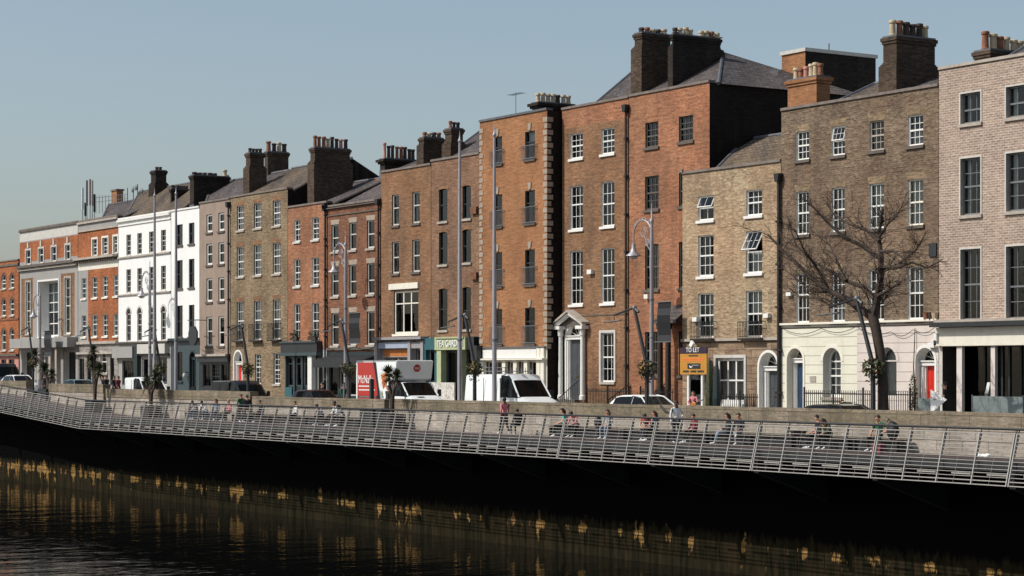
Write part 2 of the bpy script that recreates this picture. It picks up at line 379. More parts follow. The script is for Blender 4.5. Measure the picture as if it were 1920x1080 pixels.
# ================================================================ terraced houses
def arcpts(xa, xb, zs, r, n=10):
    xc, hw = (xa + xb)/2, (xb - xa)/2
    return [(xc - hw*math.cos(PI*i/n), zs + r*math.sin(PI*i/n)) for i in range(n + 1)]
class House:
    def __init__(s, name, label, p0, p1, Y, par, wall, D=9.0, side='brick_flank_shade', reveal='dull_white', cat='house', rd=.14, zb=-.6, group='terraced houses along the quay'):
        s.Y, s.D, s.wall, s.side, s.reveal, s.rd, s.zb = Y, D, wall, side, reveal, rd, zb
        s.x0, s.x1 = xat(p0, Y) + .006, xat(p1, Y) - .006
        s.zt = zat(par[0], par[1], Y)
        s.root = thing(name, label, cat, (s.x0, Y, 0), group)
        s.ops = []; s.zones = []; s.rnd = random.Random(int(p0*7 + p1))
    def X(s, p): return xat(p, s.Y)
    def Z(s, p, y): return zat(p, y, s.Y)
    def zone(s, pa, pb, ref, yt, yb, m):
        s.zones.append((s.X(pa) if pa is not None else s.x0, s.X(pb) if pb is not None else s.x1, s.Z(ref, yb) if yb is not None else s.zb, s.Z(ref, yt), m))
    def hole(s, xa, xb, za, zb, rise=0, rd=None, rev=None):
        s.ops.append((xa, xb, za, zb, rise, rd or s.rd, rev or s.reveal))
    def part(s, name, smooth=0):
        class Q:
            pass
        q = MB(); q.name = name; return q
    def end(s, q, parent=None, **k): return q.build(q.name, parent or s.root, **k)
    def pbox(s, q, pa, pb, ref, yt, yb, out, inn, m):
        """box given in photo pixels on the facade plane, standing out by `out`, running in by `inn`"""
        q.box(s.X(pa), s.X(pb), s.Y - out, s.Y + inn, s.Z(ref, yb) if yb is not None else s.zb, s.Z(ref, yt), m)
    def win(s, pa, pb, ref, yt, yb, cols=3, ru=2, rl=2, frame='white_paint', rise=0, sill='stone_trim', curtain=None, gl='glass', lintel=None, rail=0,
            split=.5, bar=.026, tilt=0, rd=None, of=.058, rev=None, arch_trim=None, surround=None, label=None, plants=0, key=None, rmat='black_iron'):
        split = split + s.rnd.choice((0, 0, 0, 0, -.06, .07)) if rl and not tilt else split
        xa, xb, za, zb = s.X(pa), s.X(pb), s.Z(ref, yb), s.Z(ref, yt)
        rd = rd or s.rd; Y = s.Y; w = xb - xa
        r = w/2 if rise == 'round' else rise
        zs = zb - r
        s.hole(xa, xb, za, zb, r, rd, rev)
        q = MB(); yf = Y + rd - .06
        for a, b in ((xa, xa + of), (xb - of, xb)): q.box(a, b, yf, yf + .1, za, zs, frame)
        q.box(xa + of, xb - of, yf, yf + .1, za, za + of*1.3, frame)
        ia, ib, iz0, iz1 = xa + of, xb - of, za + of*1.3, zb - of
        if r > 0:
            o, i_ = arcpts(xa, xb, zs, r), arcpts(xa + of, xb - of, zs, r - of if r > of*2 else r*.6)
            for k in range(len(o) - 1): q.prism([o[k], o[k+1], i_[k+1], i_[k]], 'y', yf, yf + .1, frame)
            iz1 = zs
        else: q.box(xa + of, xb - of, yf, yf + .1, zb - of, zb, frame)
        zm = iz0 + (iz1 - iz0)*split
        if rl: q.box(ia, ib, yf + .004, yf + .085, zm - .035, zm + .035, frame)
        if not tilt:
            for k in range(1, cols): 
                xx = ia + (ib - ia)*k/cols; q.box(xx - bar/2, xx + bar/2, yf + .03, yf + .07, iz0, iz1 + (r*.8 if r > .25 else 0), frame)
            for k in range(1, ru): q.box(ia, ib, yf + .032, yf + .068, zm + (iz1 - zm)*k/ru - bar/2, zm + (iz1 - zm)*k/ru + bar/2, frame)
        else:
            for k in range(1, cols): 
                xx = ia + (ib - ia)*k/cols; q.box(xx - bar/2, xx + bar/2, yf + .03, yf + .07, iz0, zm, frame)
        for k in range(1, rl): q.box(ia, ib, yf + .032, yf + .068, iz0 + (zm - iz0)*k/rl - bar/2, iz0 + (zm - iz0)*k/rl + bar/2, frame)
        if r > .25: q.box(ia, ib, yf + .02, yf + .08, zs - .03, zs + .03, frame)
        wo = q.build('window', s.root)
        if label: wo['label'] = label
        q = MB(); yg = yf + .05
        pts = [(xa + .02, za + .02), (xb - .02, za + .02)] + ([(x, z - .02) for x, z in reversed(arcpts(xa + .02, xb - .02, zs, r))] if r > 0 else [(xb - .02, zb - .02), (xa + .02, zb - .02)])
        ztop = zm if tilt else None
        if tilt: pts = [(xa+.02, za+.02), (xb-.02, za+.02), (xb-.02, zm), (xa+.02, zm)]
        q.face([(x, yg, z) for x, z in pts], gl); q.build('pane', wo)
        if tilt:                                                   # top sash hung open, leaning out at its foot
            q = MB(); h = iz1 - zm; dy = -math.sin(R(tilt))*h; dz = h*(1 - math.cos(R(tilt)))
            def L(u, v): return Vector((ia + (ib - ia)*u, yf + .03 + dy*(1 - v), zm + dz + (iz1 - zm - dz)*v))
            for a, b in ((L(0,0), L(0,1)), (L(1,0), L(1,1)), (L(0,0), L(1,0)), (L(0,1), L(1,1))): q.tube([a, b], .035, frame, 4)
            for k in range(1, cols): q.tube([L(k/cols,0), L(k/cols,1)], bar/2, frame, 4)
            for k in range(1, ru): q.tube([L(0,k/ru), L(1,k/ru)], bar/2, frame, 4)
            q.face([L(.02,.02), L(.98,.02), L(.98,.98), L(.02,.98)], gl); q.build('sash', wo)
        if sill:
            q = MB(); q.box(xa - .09, xb + .09, Y - .09, yf + .02, za - .13, za - .001, sill); q.build('sill', wo)
        if curtain is None and gl == 'glass' and yb < 660: curtain = s.rnd.choice((None, None, None, None, 'sides', 'top', 'right', 'low'))
        if curtain:
            q = MB(); yc = yg + .14; cm = 'blind_pink' if 'pink' in curtain else 'curtain'
            def fold(a, b, z0, z1):
                n = max(4, int((b - a)/.07)); 
                for k in range(n):
                    x, x2 = a + (b-a)*k/n, a + (b-a)*(k+1)/n; d, d2 = (.035 if k % 2 else 0), (0 if k % 2 else .035)
                    q.face([(x, yc + d, z0), (x2, yc + d2, z0), (x2, yc + d2, z1), (x, yc + d, z1)], cm)
            if 'full' in curtain: fold(xa, xb, za, zb)
            if 'sides' in curtain: fold(xa, xa + w*.27, za, zb); fold(xb - w*.3, xb, za, zb)
            if 'left' in curtain: fold(xa, xa + w*.45, za, zb)
            if 'right' in curtain: fold(xa + w*.55, xb, za, zb)
            if 'top' in curtain: fold(xa, xb, zm, zb)
            if 'low' in curtain: fold(xa, xb, za, zm)
            q.build('curtain', wo)
        if lintel:
            q = MB(); e = .12; h = .3
            if r > 0:
                o, i_ = arcpts(xa - .16, xb + .16, zs, r + .16), arcpts(xa, xb, zs, r)
                for k in range(len(o)-1): q.prism([o[k], o[k+1], i_[k+1], i_[k]], 'y', Y - .02, Y + .02, lintel)
            else: q.prism([(xa - .02, zb + .001), (xb + .02, zb + .001), (xb + e, zb + h), (xa - e, zb + h)], 'y', Y - .004, Y + .02, lintel)
            q.build('lintel', wo)
        if surround:
            q = MB(); b = .14
            q.box(xa - b, xa - .001, Y - .05, Y + .02, za, zb, surround); q.box(xb + .001, xb + b, Y - .05, Y + .02, za, zb, surround); q.box(xa - b, xb + b, Y - .05, Y + .02, zb + .001, zb + b, surround)
            if key: q.box((xa+xb)/2 - .13, (xa+xb)/2 + .13, Y - .09, Y + .02, zb + b + .001, zb + b + .5, surround)
            q.build('surround', wo)
        if rail:
            q = MB(); zr = za + (zb - za)*rail; a, b, y0 = xa - .22, xb + .22, Y - (.3 if rail < .5 else .12)
            q.box(a, b, y0 - .015, y0 + .015, zr - .03, zr, rmat); q.box(a, b, y0 - .015, y0 + .015, za + .02, za + .05, rmat)
            for xx in (a, b): q.box(xx - .015, xx + .015, y0, Y, zr - .03, zr, rmat)
            n = int((b - a)/.11)
            for k in range(n + 1): q.box(a + (b-a)*k/n - .009, a + (b-a)*k/n + .009, y0 - .009, y0 + .009, za - .05, zr - .03, rmat)
            if rail < .5: q.box(a, b, y0 - .03, Y, za - .12, za - .05, rmat)
            q.build('guard_rail', wo)
        if plants:
            q = MB(); rr = random.Random(int(pa*3))
            q.box(xa - .05, xb + .05, Y - .3, Y - .1, za - .05, za + .15, 'bark_dark')
            leaves(q, ((xa+xb)/2, Y - .2, za + .35), (w*.6, .2, plants), 90, .16, 'foliage', rr); q.build('window_box', wo)
        return wo
    def grid(s, colpx, rows, **kw):
        for i, row in enumerate(rows):
            for j, (a, b) in enumerate(colpx):
                k = dict(kw); k.update(row[3] if len(row) > 3 else {})
                o = k.pop('over', {}).get(j, {})
                if o is None: continue
                k.update(o); s.win(a, b, row[0], row[1], row[2], **k)
    def door(s, pa, pb, ref, yt, zf, col, rise='round', ytr=None, frame='white_paint', trim='white_paint', label=None, rd=.35, dark=0, jamb=.16):
        xa, xb, zb = s.X(pa), s.X(pb), s.Z(ref, yt); Y = s.Y; w = xb - xa
        r = w/2 if rise == 'round' else rise
        zs = zb - r; ztr = s.Z(ref, ytr) if ytr else zs
        s.hole(xa, xb, zf, zb, r, rd, trim)
        y = Y + rd - .04; j = w*jamb
        q = MB(); q.box(xa + j, xb - j, y, y + .06, zf + .02, ztr - .1, col)
        dw = (xb - xa - 2*j)
        for cx in (.28, .72):
            for a, b in ((.08,.3),(.34,.62),(.66,.93)):
                x = xa + j + dw*cx; h = ztr - .1 - zf
                q.box(x - dw*.16, x + dw*.16, y - .015, y, zf + h*a, zf + h*b, col)
        do = q.build('door', s.root)
        if label: do['label'] = label
        q = MB(); q.ball((xb - j - .1, y - .05, zf + 1.05), .045, 'brass'); q.box(xa + j + dw*.4, xa + j + dw*.6, y - .03, y - .016, zf + 1.15, zf + 1.22, 'brass'); q.build('handle', do)
        q = MB()
        for a, b in ((xa, xa + j - .005), (xb - j + .005, xb)):
            q.box(a, b, y - .1, y + .06, zf, ztr - .1, frame); m = (a + b)/2; q.tube([(m, y - .12, zf + .1), (m, y - .12, ztr - .15)], (b - a)*.34, frame, 8)
        q.box(xa, xb, y - .2, y + .06, ztr - .099, ztr + .06, frame); q.box(xa, xb, y - .26, y + .06, ztr + .061, ztr + .11, frame)
        if r > 0:
            o, i_ = arcpts(xa - .12, xb + .12, zs, r + .12, 14), arcpts(xa + .001, xb - .001, zs, r, 14)
            for k in range(14): q.prism([o[k], o[k+1], i_[k+1], i_[k]], 'y', Y - .03, Y + .03, trim)
            o2, i2 = arcpts(xa, xb, zs, r, 14), arcpts(xa + .07, xb - .07, zs, r - .07, 14)
            for k in range(14): q.prism([o2[k], o2[k+1], i2[k+1], i2[k]], 'y', y, y + .08, frame)
            for k in range(1, 6):
                an = PI*k/6; q.tube([((xa+xb)/2, y + .03, zs + .12), ((xa+xb)/2 - math.cos(an)*(w/2 - .06), y + .03, zs + math.sin(an)*(r - .06))], .014, frame, 4)
        q.box(xa - .12, xa - .001, Y - .03, Y + .03, zf, zs, trim); q.box(xb + .001, xb + .12, Y - .03, Y + .03, zf, zs, trim)
        q.build('door_surround', do)
        q = MB()
        pts = [(xa + .03, ztr + .1), (xb - .03, ztr + .1)] + ([(x, z) for x, z in reversed(arcpts(xa + .03, xb - .03, zs, r - .03, 12))] if r > 0 else [(xb - .03, zb), (xa + .03, zb)])
        q.face([(x, y + .035, z) for x, z in pts], 'glass'); q.build('fanlight', do)
        return do
    def chimney(s, pl, pm, pr, yt, dy, mat='brick_soot_shade', pots=(), shoulder=None, cap=.09, zbase=None, front=None, label=None):
        Yc = s.Y + dy; xa, xb = xat(pl, Yc), xat(pm, Yc); yb = yon(pr, xb)
        z1 = zat(pm, yt, Yc); z0 = (s.zt - .3) if zbase is None else zbase
        q = MB()
        if shoulder:
            zs = zat(pm, shoulder, Yc); e = .14
            q.box(xa - e, xb + e, Yc - e, yb + e, z0, zs, mat)
            for k in range(3): q.box(xa - e + .05*k, xb + e - .05*k, Yc - e + .05*k, yb + e - .05*k, zs + .07*k, zs + .07*(k+1) + .001, mat)
            q.box(xa, xb, Yc, yb, zs + .2, z1 - .35, mat)
        else: q.box(xa, xb, Yc, yb, z0, z1 - .35, mat)
        q.box(xa - cap*.5, xb + cap*.5, Yc - cap*.5, yb + cap*.5, z1 - .35, z1 - .23, mat)
        q.box(xa - cap, xb + cap, Yc - cap, yb + cap, z1 - .229, z1 - .08, mat); q.box(xa - cap*.3, xb + cap*.3, Yc - cap*.3, yb + cap*.3, z1 - .079, z1, 'lead')
        q.box(xa - .03, xb + .03, Yc - .03, yb + .03, z0, max(z0 + .4, s.zt + .25), 'lead') if not shoulder else None
        co = q.build('chimney', s.root)
        if label: co['label'] = label
        n = len(pots); L = yb - Yc; W = xb - xa
        for i, (m, h) in enumerate(pots):
            if m is None: continue
            f = (i + .5)/n; q = MB()
            cx, cy = (xa + W/2, Yc + L*f) if L >= W else (xa + W*f, Yc + L/2)
            cx += s.rnd.uniform(-.04, .04); rr = min(.17, max(L, W)/n*.42)*s.rnd.uniform(.92, 1.05); h *= s.rnd.uniform(.92, 1.06)
            q.lathe(cx, cy, [(rr*1.1, z1 - .02), (rr*1.1, z1 + .06), (rr*.95, z1 + .08), (rr*.85, z1 + h - .14), (rr*1.12, z1 + h - .12), (rr*1.12, z1 + h - .03), (rr*.95, z1 + h), (rr*.7, z1 + h), (rr*.66, z1 + h - .1)], m, 10)
            q.build('chimney_pot', co, smooth=40)
        return co
    def roof(s, pe0, pe1, pr0, pr1, yr, mat='slate', de=.4, dr=None, gable='brick_flank_shade', ridge='lead', xe=None):
        """hipped or gabled roof: eaves between pe0..pe1 just behind the parapet, ridge between pr0..pr1 (photo pixels at ridge depth)"""
        Ye = s.Y + de; dr = dr or s.D/2; Yr = s.Y + dr; Yb = s.Y + 2*dr - de
        X0 = s.x0 + .01 if pe0 is None else xat(pe0, Ye); X1 = s.x1 - .01 if pe1 is None else xat(pe1, Ye)
        R0 = X0 if pr0 is None else xat(pr0, Yr); R1 = X1 if pr1 is None else xat(pr1, Yr)
        zr = zat(pr1 if pr1 else (pr0 or pe1 or 960), yr, Yr); z = s.zt - .05
        A, B, C, Dd, E, F = (X0,Ye,z), (X1,Ye,z), (X1,Yb,z), (X0,Yb,z), (R0,Yr,zr), (R1,Yr,zr)
        q = MB(); q.face([A, B, F, E], mat); q.face([C, Dd, E, F], mat)
        q.face([Dd, A, E], gable if abs(R0 - X0) < .3 else mat); q.face([B, C, F], gable if abs(R1 - X1) < .3 else mat); q.face([A, Dd, C, B], mat)
        ro = q.build('roof', s.root)
        q = MB(); q.tube([E, F], .1, ridge, 6)
        if abs(R0 - X0) > .3: q.tube([A, E], .09, ridge, 6)
        if abs(R1 - X1) > .3: q.tube([B, F], .09, ridge, 6)
        else: q.tube([B, F], .1, 'coping', 6)
        q.build('ridge_tile', ro)
        return ro
    def build(s, cop='coping', cop_h=.12, side_zt=None):
        q = MB(); x0, x1, Y, zb, zt = s.x0, s.x1, s.Y, s.zb, s.zt; Yb = Y + s.D
        xs = sorted(set([x0, x1] + [c for o in s.ops for c in o[:2] if x0 < c < x1] + [c for z in s.zones for c in z[:2] if x0 < c < x1]))
        zs = sorted(set([zb, zt] + [c for o in s.ops for c in o[2:4] if zb < c < zt] + [c for z in s.zones for c in z[2:4] if zb < c < zt]))
        for i in range(len(xs) - 1):
            for j in range(len(zs) - 1):
                xc, zc = (xs[i] + xs[i+1])/2, (zs[j] + zs[j+1])/2
                if any(o[0] < xc < o[1] and o[2] < zc < o[3] for o in s.ops): continue
                m = s.wall
                for z in s.zones:
                    if z[0] <= xc <= z[1] and z[2] <= zc <= z[3]: m = z[4]
                q.face([(xs[i],Y,zs[j]), (xs[i+1],Y,zs[j]), (xs[i+1],Y,zs[j+1]), (xs[i],Y,zs[j+1])], m)
        for xa, xb, za, zc, r, rd, rv in s.ops:
            zsp = zc - r
            q.face([(xa,Y,za), (xa,Y+rd,za), (xa,Y+rd,zsp), (xa,Y,zsp)], rv); q.face([(xb,Y,za), (xb,Y,zsp), (xb,Y+rd,zsp), (xb,Y+rd,za)], rv)
            q.face([(xa,Y,za), (xb,Y,za), (xb,Y+rd,za), (xa,Y+rd,za)], rv)
            if r <= 0: q.face([(xa,Y,zc), (xa,Y+rd,zc), (xb,Y+rd,zc), (xb,Y,zc)], rv)
            else:
                m = s.wall
                for z in s.zones:
                    if z[0] <= (xa+xb)/2 <= z[1] and z[2] <= zc - .1 <= z[3]: m = z[4]
                ap = arcpts(xa, xb, zsp, r, 14)
                for k in range(14):
                    (a, b), (c, d) = ap[k], ap[k+1]
                    q.face([(a,Y,b), (c,Y,d), (c,Y,zc), (a,Y,zc)], m); q.face([(a,Y,b), (a,Y+rd,b), (c,Y+rd,d), (c,Y,d)], rv)
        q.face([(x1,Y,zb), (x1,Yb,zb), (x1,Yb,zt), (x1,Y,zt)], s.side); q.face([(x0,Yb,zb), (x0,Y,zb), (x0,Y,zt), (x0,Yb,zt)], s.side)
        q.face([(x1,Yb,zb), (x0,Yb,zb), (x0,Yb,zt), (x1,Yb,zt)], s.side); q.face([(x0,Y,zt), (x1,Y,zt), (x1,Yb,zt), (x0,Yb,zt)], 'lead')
        yi = Y + 1.3
        q.face([(x0+.02,yi,zb), (x1-.02,yi,zb), (x1-.02,yi,zt-.02), (x0+.02,yi,zt-.02)], 'interior_mid')
        q.build('wall', s.root)
        if cop:
            q = MB(); q.box(x0 + .002, x1 - .002, Y - .07, Y + .36, zt + .002, zt + cop_h, cop); q.build('parapet_coping', s.root)
    def pipe(s, p, yt, yb, out=.12, r=.06, hopper=True, m='black_iron'):
        q = MB(); x = s.X(p); z1, z0 = s.Z(p, yt), (s.Z(p, yb) if yb else 0)
        q.tube([(x, s.Y - out, z0), (x, s.Y - out, z1)], r, m, 8)
        z = z0 + .8
        while z < z1: q.box(x - r*1.6, x + r*1.6, s.Y - out - r*1.2, s.Y - .002, z - .05, z + .05, m); z += 1.9
        if hopper: q.prism([(x - .1, z1 - .15), (x + .1, z1 - .15), (x + .18, z1 + .22), (x - .18, z1 + .22)], 'y', s.Y - out - .16, s.Y - .01, m)
        return q.build('drainpipe', s.root)
    def band(s, ref, yt, yb, out, m, name='string_course', pa=None, pb=None):
        q = MB(); q.box(s.X(pa) if pa else s.x0 + .004, s.X(pb) if pb else s.x1 - .004, s.Y - out, s.Y + .02, s.Z(ref, yb), s.Z(ref, yt), m); return q.build(name, s.root)
def leaves(q, c, r, n, size, m, rnd, m2=None, droop=0):
    for i in range(n):
        while True:
            d = Vector((rnd.uniform(-1,1), rnd.uniform(-1,1), rnd.uniform(-1,1)))
            if .15 < d.length < 1: break
        p = Vector((c[0] + d.x*r[0], c[1] + d.y*r[1], c[2] + d.z*r[2])); s = size*rnd.uniform(.6, 1.3)
        u = Vector((rnd.uniform(-1,1), rnd.uniform(-1,1), rnd.uniform(-.6,.8))).normalized(); w = u.cross(Vector((rnd.uniform(-1,1), rnd.uniform(-1,1), rnd.uniform(-1,1)))).normalized()
        q.face([p - u*s*.5, p + w*s*.22, p + u*s*.5, p - w*s*.22], m2 if (m2 and rnd.random() < .25) else m)
YF = 62.0
TC, CR, PK, DK = 'terracotta', 'pot_cream', 'pot_pink', 'pot_dark'
ST = dict(frame='white_paint')
# ---- far left orange corner house
h = House('terraced_house', 'orange brick house with round-headed windows at the far left edge, dark slate roof', -70, 35, YF, (10, 491), 'brick_orange')
for a in (-60, -43, -26, -10, 3, 18.5):
    for yt, yb in ((513, 541), (559, 592), (616, 657)):
        h.win(a, a + 8, 12, yt, yb, cols=1, ru=1, rl=1, rise='round', lintel='brick_red', sill='stone_trim', of=.06)
h.zone(None, None, 12, 664, None, 'pot_pink'); h.band(12, 664, 668, .25, 'stone_dark', 'fascia')
for a, b in ((-60, -36), (-30, -6), (2, 12), (16, 27)): h.win(a, b, 14, 674, 715, cols=1, ru=1, rl=0, frame='dark_paint', sill=None, gl='glass_dark')
h.band(12, 598, 601, .05, 'brick_red'); h.band(12, 496, 500, .08, 'stone_dark', 'cornice')
h.roof(None, None, None, None, 462, 'slate', dr=4.5); h.build()
# ---- deco brick-and-render hall
h = House('terraced_house', 'grey rendered hall with red brick attic and one tall white framed window', 37, 146, YF, (92, 425), 'render_grey', D=12, cat='building')
h.zone(None, None, 92, 448, 486, 'brick_orange'); h.zone(None, None, 92, 425, 446, 'dull_white')
h.zone(40, 62, 60, 521, 632, 'brick_rust'); h.zone(114, 140, 128, 512, 630, 'brick_rust')
h.band(92, 424, 428, .12, 'stone_dark', 'cornice'); h.band(92, 493, 498, .35, 'stone_dark', 'cornice'); h.band(92, 499, 503, .2, 'stone_trim', 'cornice')
for a in (49, 73, 97, 123): h.win(a, a + 9, 92, 464, 491, cols=1, ru=1, rl=1, surround='dull_white', key=1)
for a, b in ((49, 58), (122, 133)): h.win(a, b, (a+b)/2, 529 if a < 60 else 521, 626, cols=2, ru=3, rl=2, frame='white_paint', of=.09, surround='stone_trim')
h.win(72, 110, 91, 527, 631, cols=4, ru=3, rl=2, frame='white_paint', rd=.9, rev='white_paint', of=.12, surround='white_paint', rail=.0, sill='white_paint', bar=.08)
h.band(92, 634, 652, .9, 'render_grey', 'canopy')
for a, b in ((41, 64), (68, 82), (92, 104), (108, 114), (120, 142)): h.win(a, b, (a+b)/2, 660, 722, cols=2, ru=1, rl=0, frame='stone_dark', sill=None, gl='glass_dark', rd=.5)
for p in (84, 106, 117.5): q = MB(); h.pbox(q, p, p + 4, p, 653, None, .7, -.35, 'stone_trim'); q.build('column', h.root)
h.build()
# ---- orange brick and grey render house with dentil cornice
h = House('terraced_house', 'orange brick house with grey left bay, heavy dentil cornice and phone masts above', 146.5, 221.5, YF, (184, 411), 'brick_orange', D=10)
h.zone(None, None, 184, 411, 430, 'render_grey'); h.zone(None, 165, 184, 494, 640, 'render_grey'); h.zone(None, None, 184, 490, 504, 'cream_paint'); h.zone(None, None, 184, 640, None, 'ashlar_grey')
h.band(184, 412, 416, .15, 'stone_trim', 'cornice'); h.band(184, 428, 431, .1, 'stone_trim', 'cornice'); h.band(184, 481, 485, .45, 'stone_trim', 'cornice')
q = MB(); x = h.x0 + .2
while x < h.x1 - .3: q = MB(); q.box(x, x + .22, YF - .3, YF, h.Z(184, 490), h.Z(184, 485.5), 'stone_dark'); x += .45; q.build('dentil', h.root)
for a, b in ((173.5, 183), (192.5, 203), (213, 221)): h.win(a, b, 188, 447, 478, cols=2, ru=2, rl=2, surround='cream_paint')
for yt, yb in ((519, 558), (590, 631)):
    h.grid([(153, 161.5), (173, 182.5), (192.5, 202), (213, 221)], [(184, yt, yb)], cols=2, ru=2, rl=2, sill='cream_paint')
h.band(184, 640, 645, .2, 'stone_trim'); h.band(184, 660, 664, .25, 'stone_trim')
h.win(148, 158, 153, 672, 722, cols=1, ru=1, rl=0, frame='dark_paint', sill=None, gl='glass_dark'); h.win(163, 171, 167, 668, 722, cols=1, ru=1, rl=0, frame='dark_paint', sill=None, gl='glass_dark')
h.win(176, 180, 178, 664, 700, cols=1, ru=1, rl=0, frame='dark_paint', sill=None); h.win(189, 201, 195, 662, 700, cols=1, ru=2, rl=1, surround='stone_trim')
h.win(206, 214, 210, 660, 722, cols=1, ru=1, rl=0, rise='round', frame='dark_paint', sill=None, gl='glass_dark')
h.roof(190, None, 204, None, 384, 'slate', dr=5)
h.build()
# ---- white stucco house, four bays
h = House('terraced_house', 'white stucco house of four bays with a row of round-headed windows', 222, 320.5, YF, (272, 405), 'render_white', D=10, reveal='stone_trim', side='stone_trim')
C4 = [(237, 245.5), (257.5, 266), (279.5, 288.5), (302, 311)]
h.grid(C4, [(241, 440, 479), (241, 505, 549), (241, 578, 640, dict(rise='round', lintel='dull_white'))], cols=2, ru=2, rl=2, frame='dull_white', sill='white_paint', bar=.03)
h.band(272, 406, 410, .18, 'white_paint', 'cornice'); h.band(272, 416, 418, .08, 'white_paint'); h.band(272, 477, 480, .12, 'stone_trim'); h.band(272, 549, 551.5, .12, 'stone_trim'); h.band(272, 640, 643, .3, 'stone_dark', 'cornice')
h.zone(None, None, 272, 643, None, 'render_grey')
h.win(229, 259, 244, 676, 722, cols=4, ru=1, rl=0, frame='stone_dark', sill=None, gl='glass_dark'); h.win(266, 286, 276, 672, 722, cols=2, ru=1, rl=0, frame='dull_white', sill=None, gl='glass'); h.win(291, 313, 302, 668, 722, cols=2, ru=1, rl=0, frame='dull_white', sill=None, gl='glass_dark')
q = MB(); h.pbox(q, 219, 257, 240, 650, 671, .4, 0, 'render_grey'); h.pbox(q, 265, 317, 290, 645, 663, .35, 0, 'dull_white'); h.pbox(q, 222, 319, 272, 664, 667, .2, 0, 'dark_paint'); h.pbox(q, 257.5, 264, 261, 648, 725, .3, 0, 'teal_dark')
q.build('shopfront', h.root)
h.chimney(283, 292, 312, 318, 3.6, 'brick_soot_shade', pots=((DK,.3),(None,0),(DK,.25)), shoulder=346)
h.roof(None, None, 262, None, 360, 'slate_brown', dr=4.5); h.build(cop='white_paint')
# ---- white two-bay house with dark teal ground floor
h = House('terraced_house', 'tall white two-bay house with a dark teal ground floor and an arched doorway', 321, 374, YF, (348, 393), 'render_white', D=9, reveal='render_white')
h.grid([(331, 342.5), (354, 364.5)], [(336, 421, 460), (336, 488, 541), (336, 573, 632)], cols=1, ru=1, rl=1, frame='dark_paint', sill='stone_dark', of=.05, gl='glass_dark')
h.zone(None, None, 348, 637, None, 'teal_grey'); h.band(348, 634, 639, .3, 'teal_dark', 'cornice')
h.door(356, 366, 361, 660, .45, 'door_grey', frame='teal_dark', trim='teal_dark'); h.win(330, 342, 336, 660, 715, cols=1, ru=1, rl=0, frame='teal_dark', sill='teal_dark', gl='glass_dark')
q = MB(); q.lathe(h.X(352), YF - .25, [(.02, 1.95), (.13, 2.0), (.15, 2.1), (.1, 2.25), (.02, 2.3)], 'lamp_glass', 8); q.box(h.X(352) - .03, h.X(352) + .03, YF - .25, YF, 2.3, 2.36, 'black_iron'); q.build('wall_lamp', h.root)
h.chimney(319.5, 321.5, 354, 353, 2.0, 'brick_soot_shade', pots=((DK,.25),)*6); h.build(cop='white_paint')
# ---- beige rendered narrow house
h = House('terraced_house', 'narrow beige rendered two-bay house between the white house and the brown brick one', 374.5, 431, YF, (402, 378), 'render_beige', D=9, reveal='stone_dark', side='brick_soot_shade')
C2 = [(387, 398), (409.5, 420.5)]
h.grid(C2, [(392, 402, 436), (392, 457, 497), (392, 522, 566), (392, 594, 649)], cols=1, ru=1, rl=1, of=.11, sill='stone_dark', gl='glass_dark')
h.zone(None, None, 402, 668, None, 'dark_paint')
h.band(402, 664, 668, .35, 'stone_trim', 'cornice'); h.band(402, 669, 679, .2, 'dark_paint', 'fascia')
h.win(380, 395, 387, 683, 725, cols=2, ru=1, rl=0, frame='dark_paint', sill=None, gl='glass_dark'); h.win(397, 412, 404, 683, 725, cols=3, ru=3, rl=2, frame='teal_dark', sill=None, gl='glass_dark'); h.win(414, 428, 421, 683, 725, cols=2, ru=1, rl=0, frame='dark_paint', sill=None, gl='glass_dark')
h.chimney(356, 363.5, 430, 327, 1.2, 'brick_soot_shade', pots=((DK,.2),)*5 + ((None,0),(CR,.5)))
h.roof(None, None, 398, None, 345, 'slate', dr=4.5); h.pipe(431, 385, 740); h.build()
q = MB(); x, z = h.X(388), h.Z(388, 630); w = .75
q.prism([(x + w*math.cos(PI*k/4 + PI/8), z + .72*math.sin(PI*k/4 + PI/8)) for k in range(8)], 'y', 60.9, 61.02, 'dark_paint')
for dx in (-.35, .35): q.tube([(x + dx, 60.96, z + .6), (x + dx, 60.96, z + 1.1)], .015, 'black_iron', 5)
q.tube([(x - .9, 60.96, z + 1.1), (x + .9, 60.96, z + 1.1)], .03, 'black_iron', 6); q.tube([(x, 60.96, z + 1.1), (x, 61.99, z + 1.1)], .03, 'black_iron', 6)
tag(q.build('hanging_sign', loc=(x, 60.96, z)), 'black octagonal sign board hanging on an iron bracket before the beige house', 'sign')
# ---- brown brick three-bay house with arched red door
h = House('terraced_house', 'brown brick three-bay house with iron balconies and a narrow red arched door', 431.5, 539.5, YF, (485, 363), 'brick_brown', D=9.5, reveal='stone_dark')
C3 = [(444, 457.5), (476, 490), (511.5, 526)]
h.grid(C3, [(450, 386, 432), (450, 463, 519), (450, 566, 638, dict(rail=.4))], cols=3, ru=2, rl=2, curtain='full', lintel='brick_rust')
h.door(439, 454, 446.5, 659, .35, 'door_red', ytr=681, label='narrow red door')
h.win(478, 489, 484, 664, 720, cols=2, ru=3, rl=3, curtain='full', frame='white_paint'); h.win(513, 525, 519, 662, 720, cols=2, ru=3, rl=3, curtain='full', frame='white_paint')
h.chimney(461, 469, 495, 285, 1.2, 'brick_stack', pots=((DK,.3),)*4, shoulder=316)
h.chimney(496, 502, 541, 283, 4.2, 'brick_stack', pots=((TC,.75),(DK,.6),(CR,.65),(DK,.6)))
h.roof(None, None, 548, None, 316, 'slate_brown', dr=4.7); h.build()
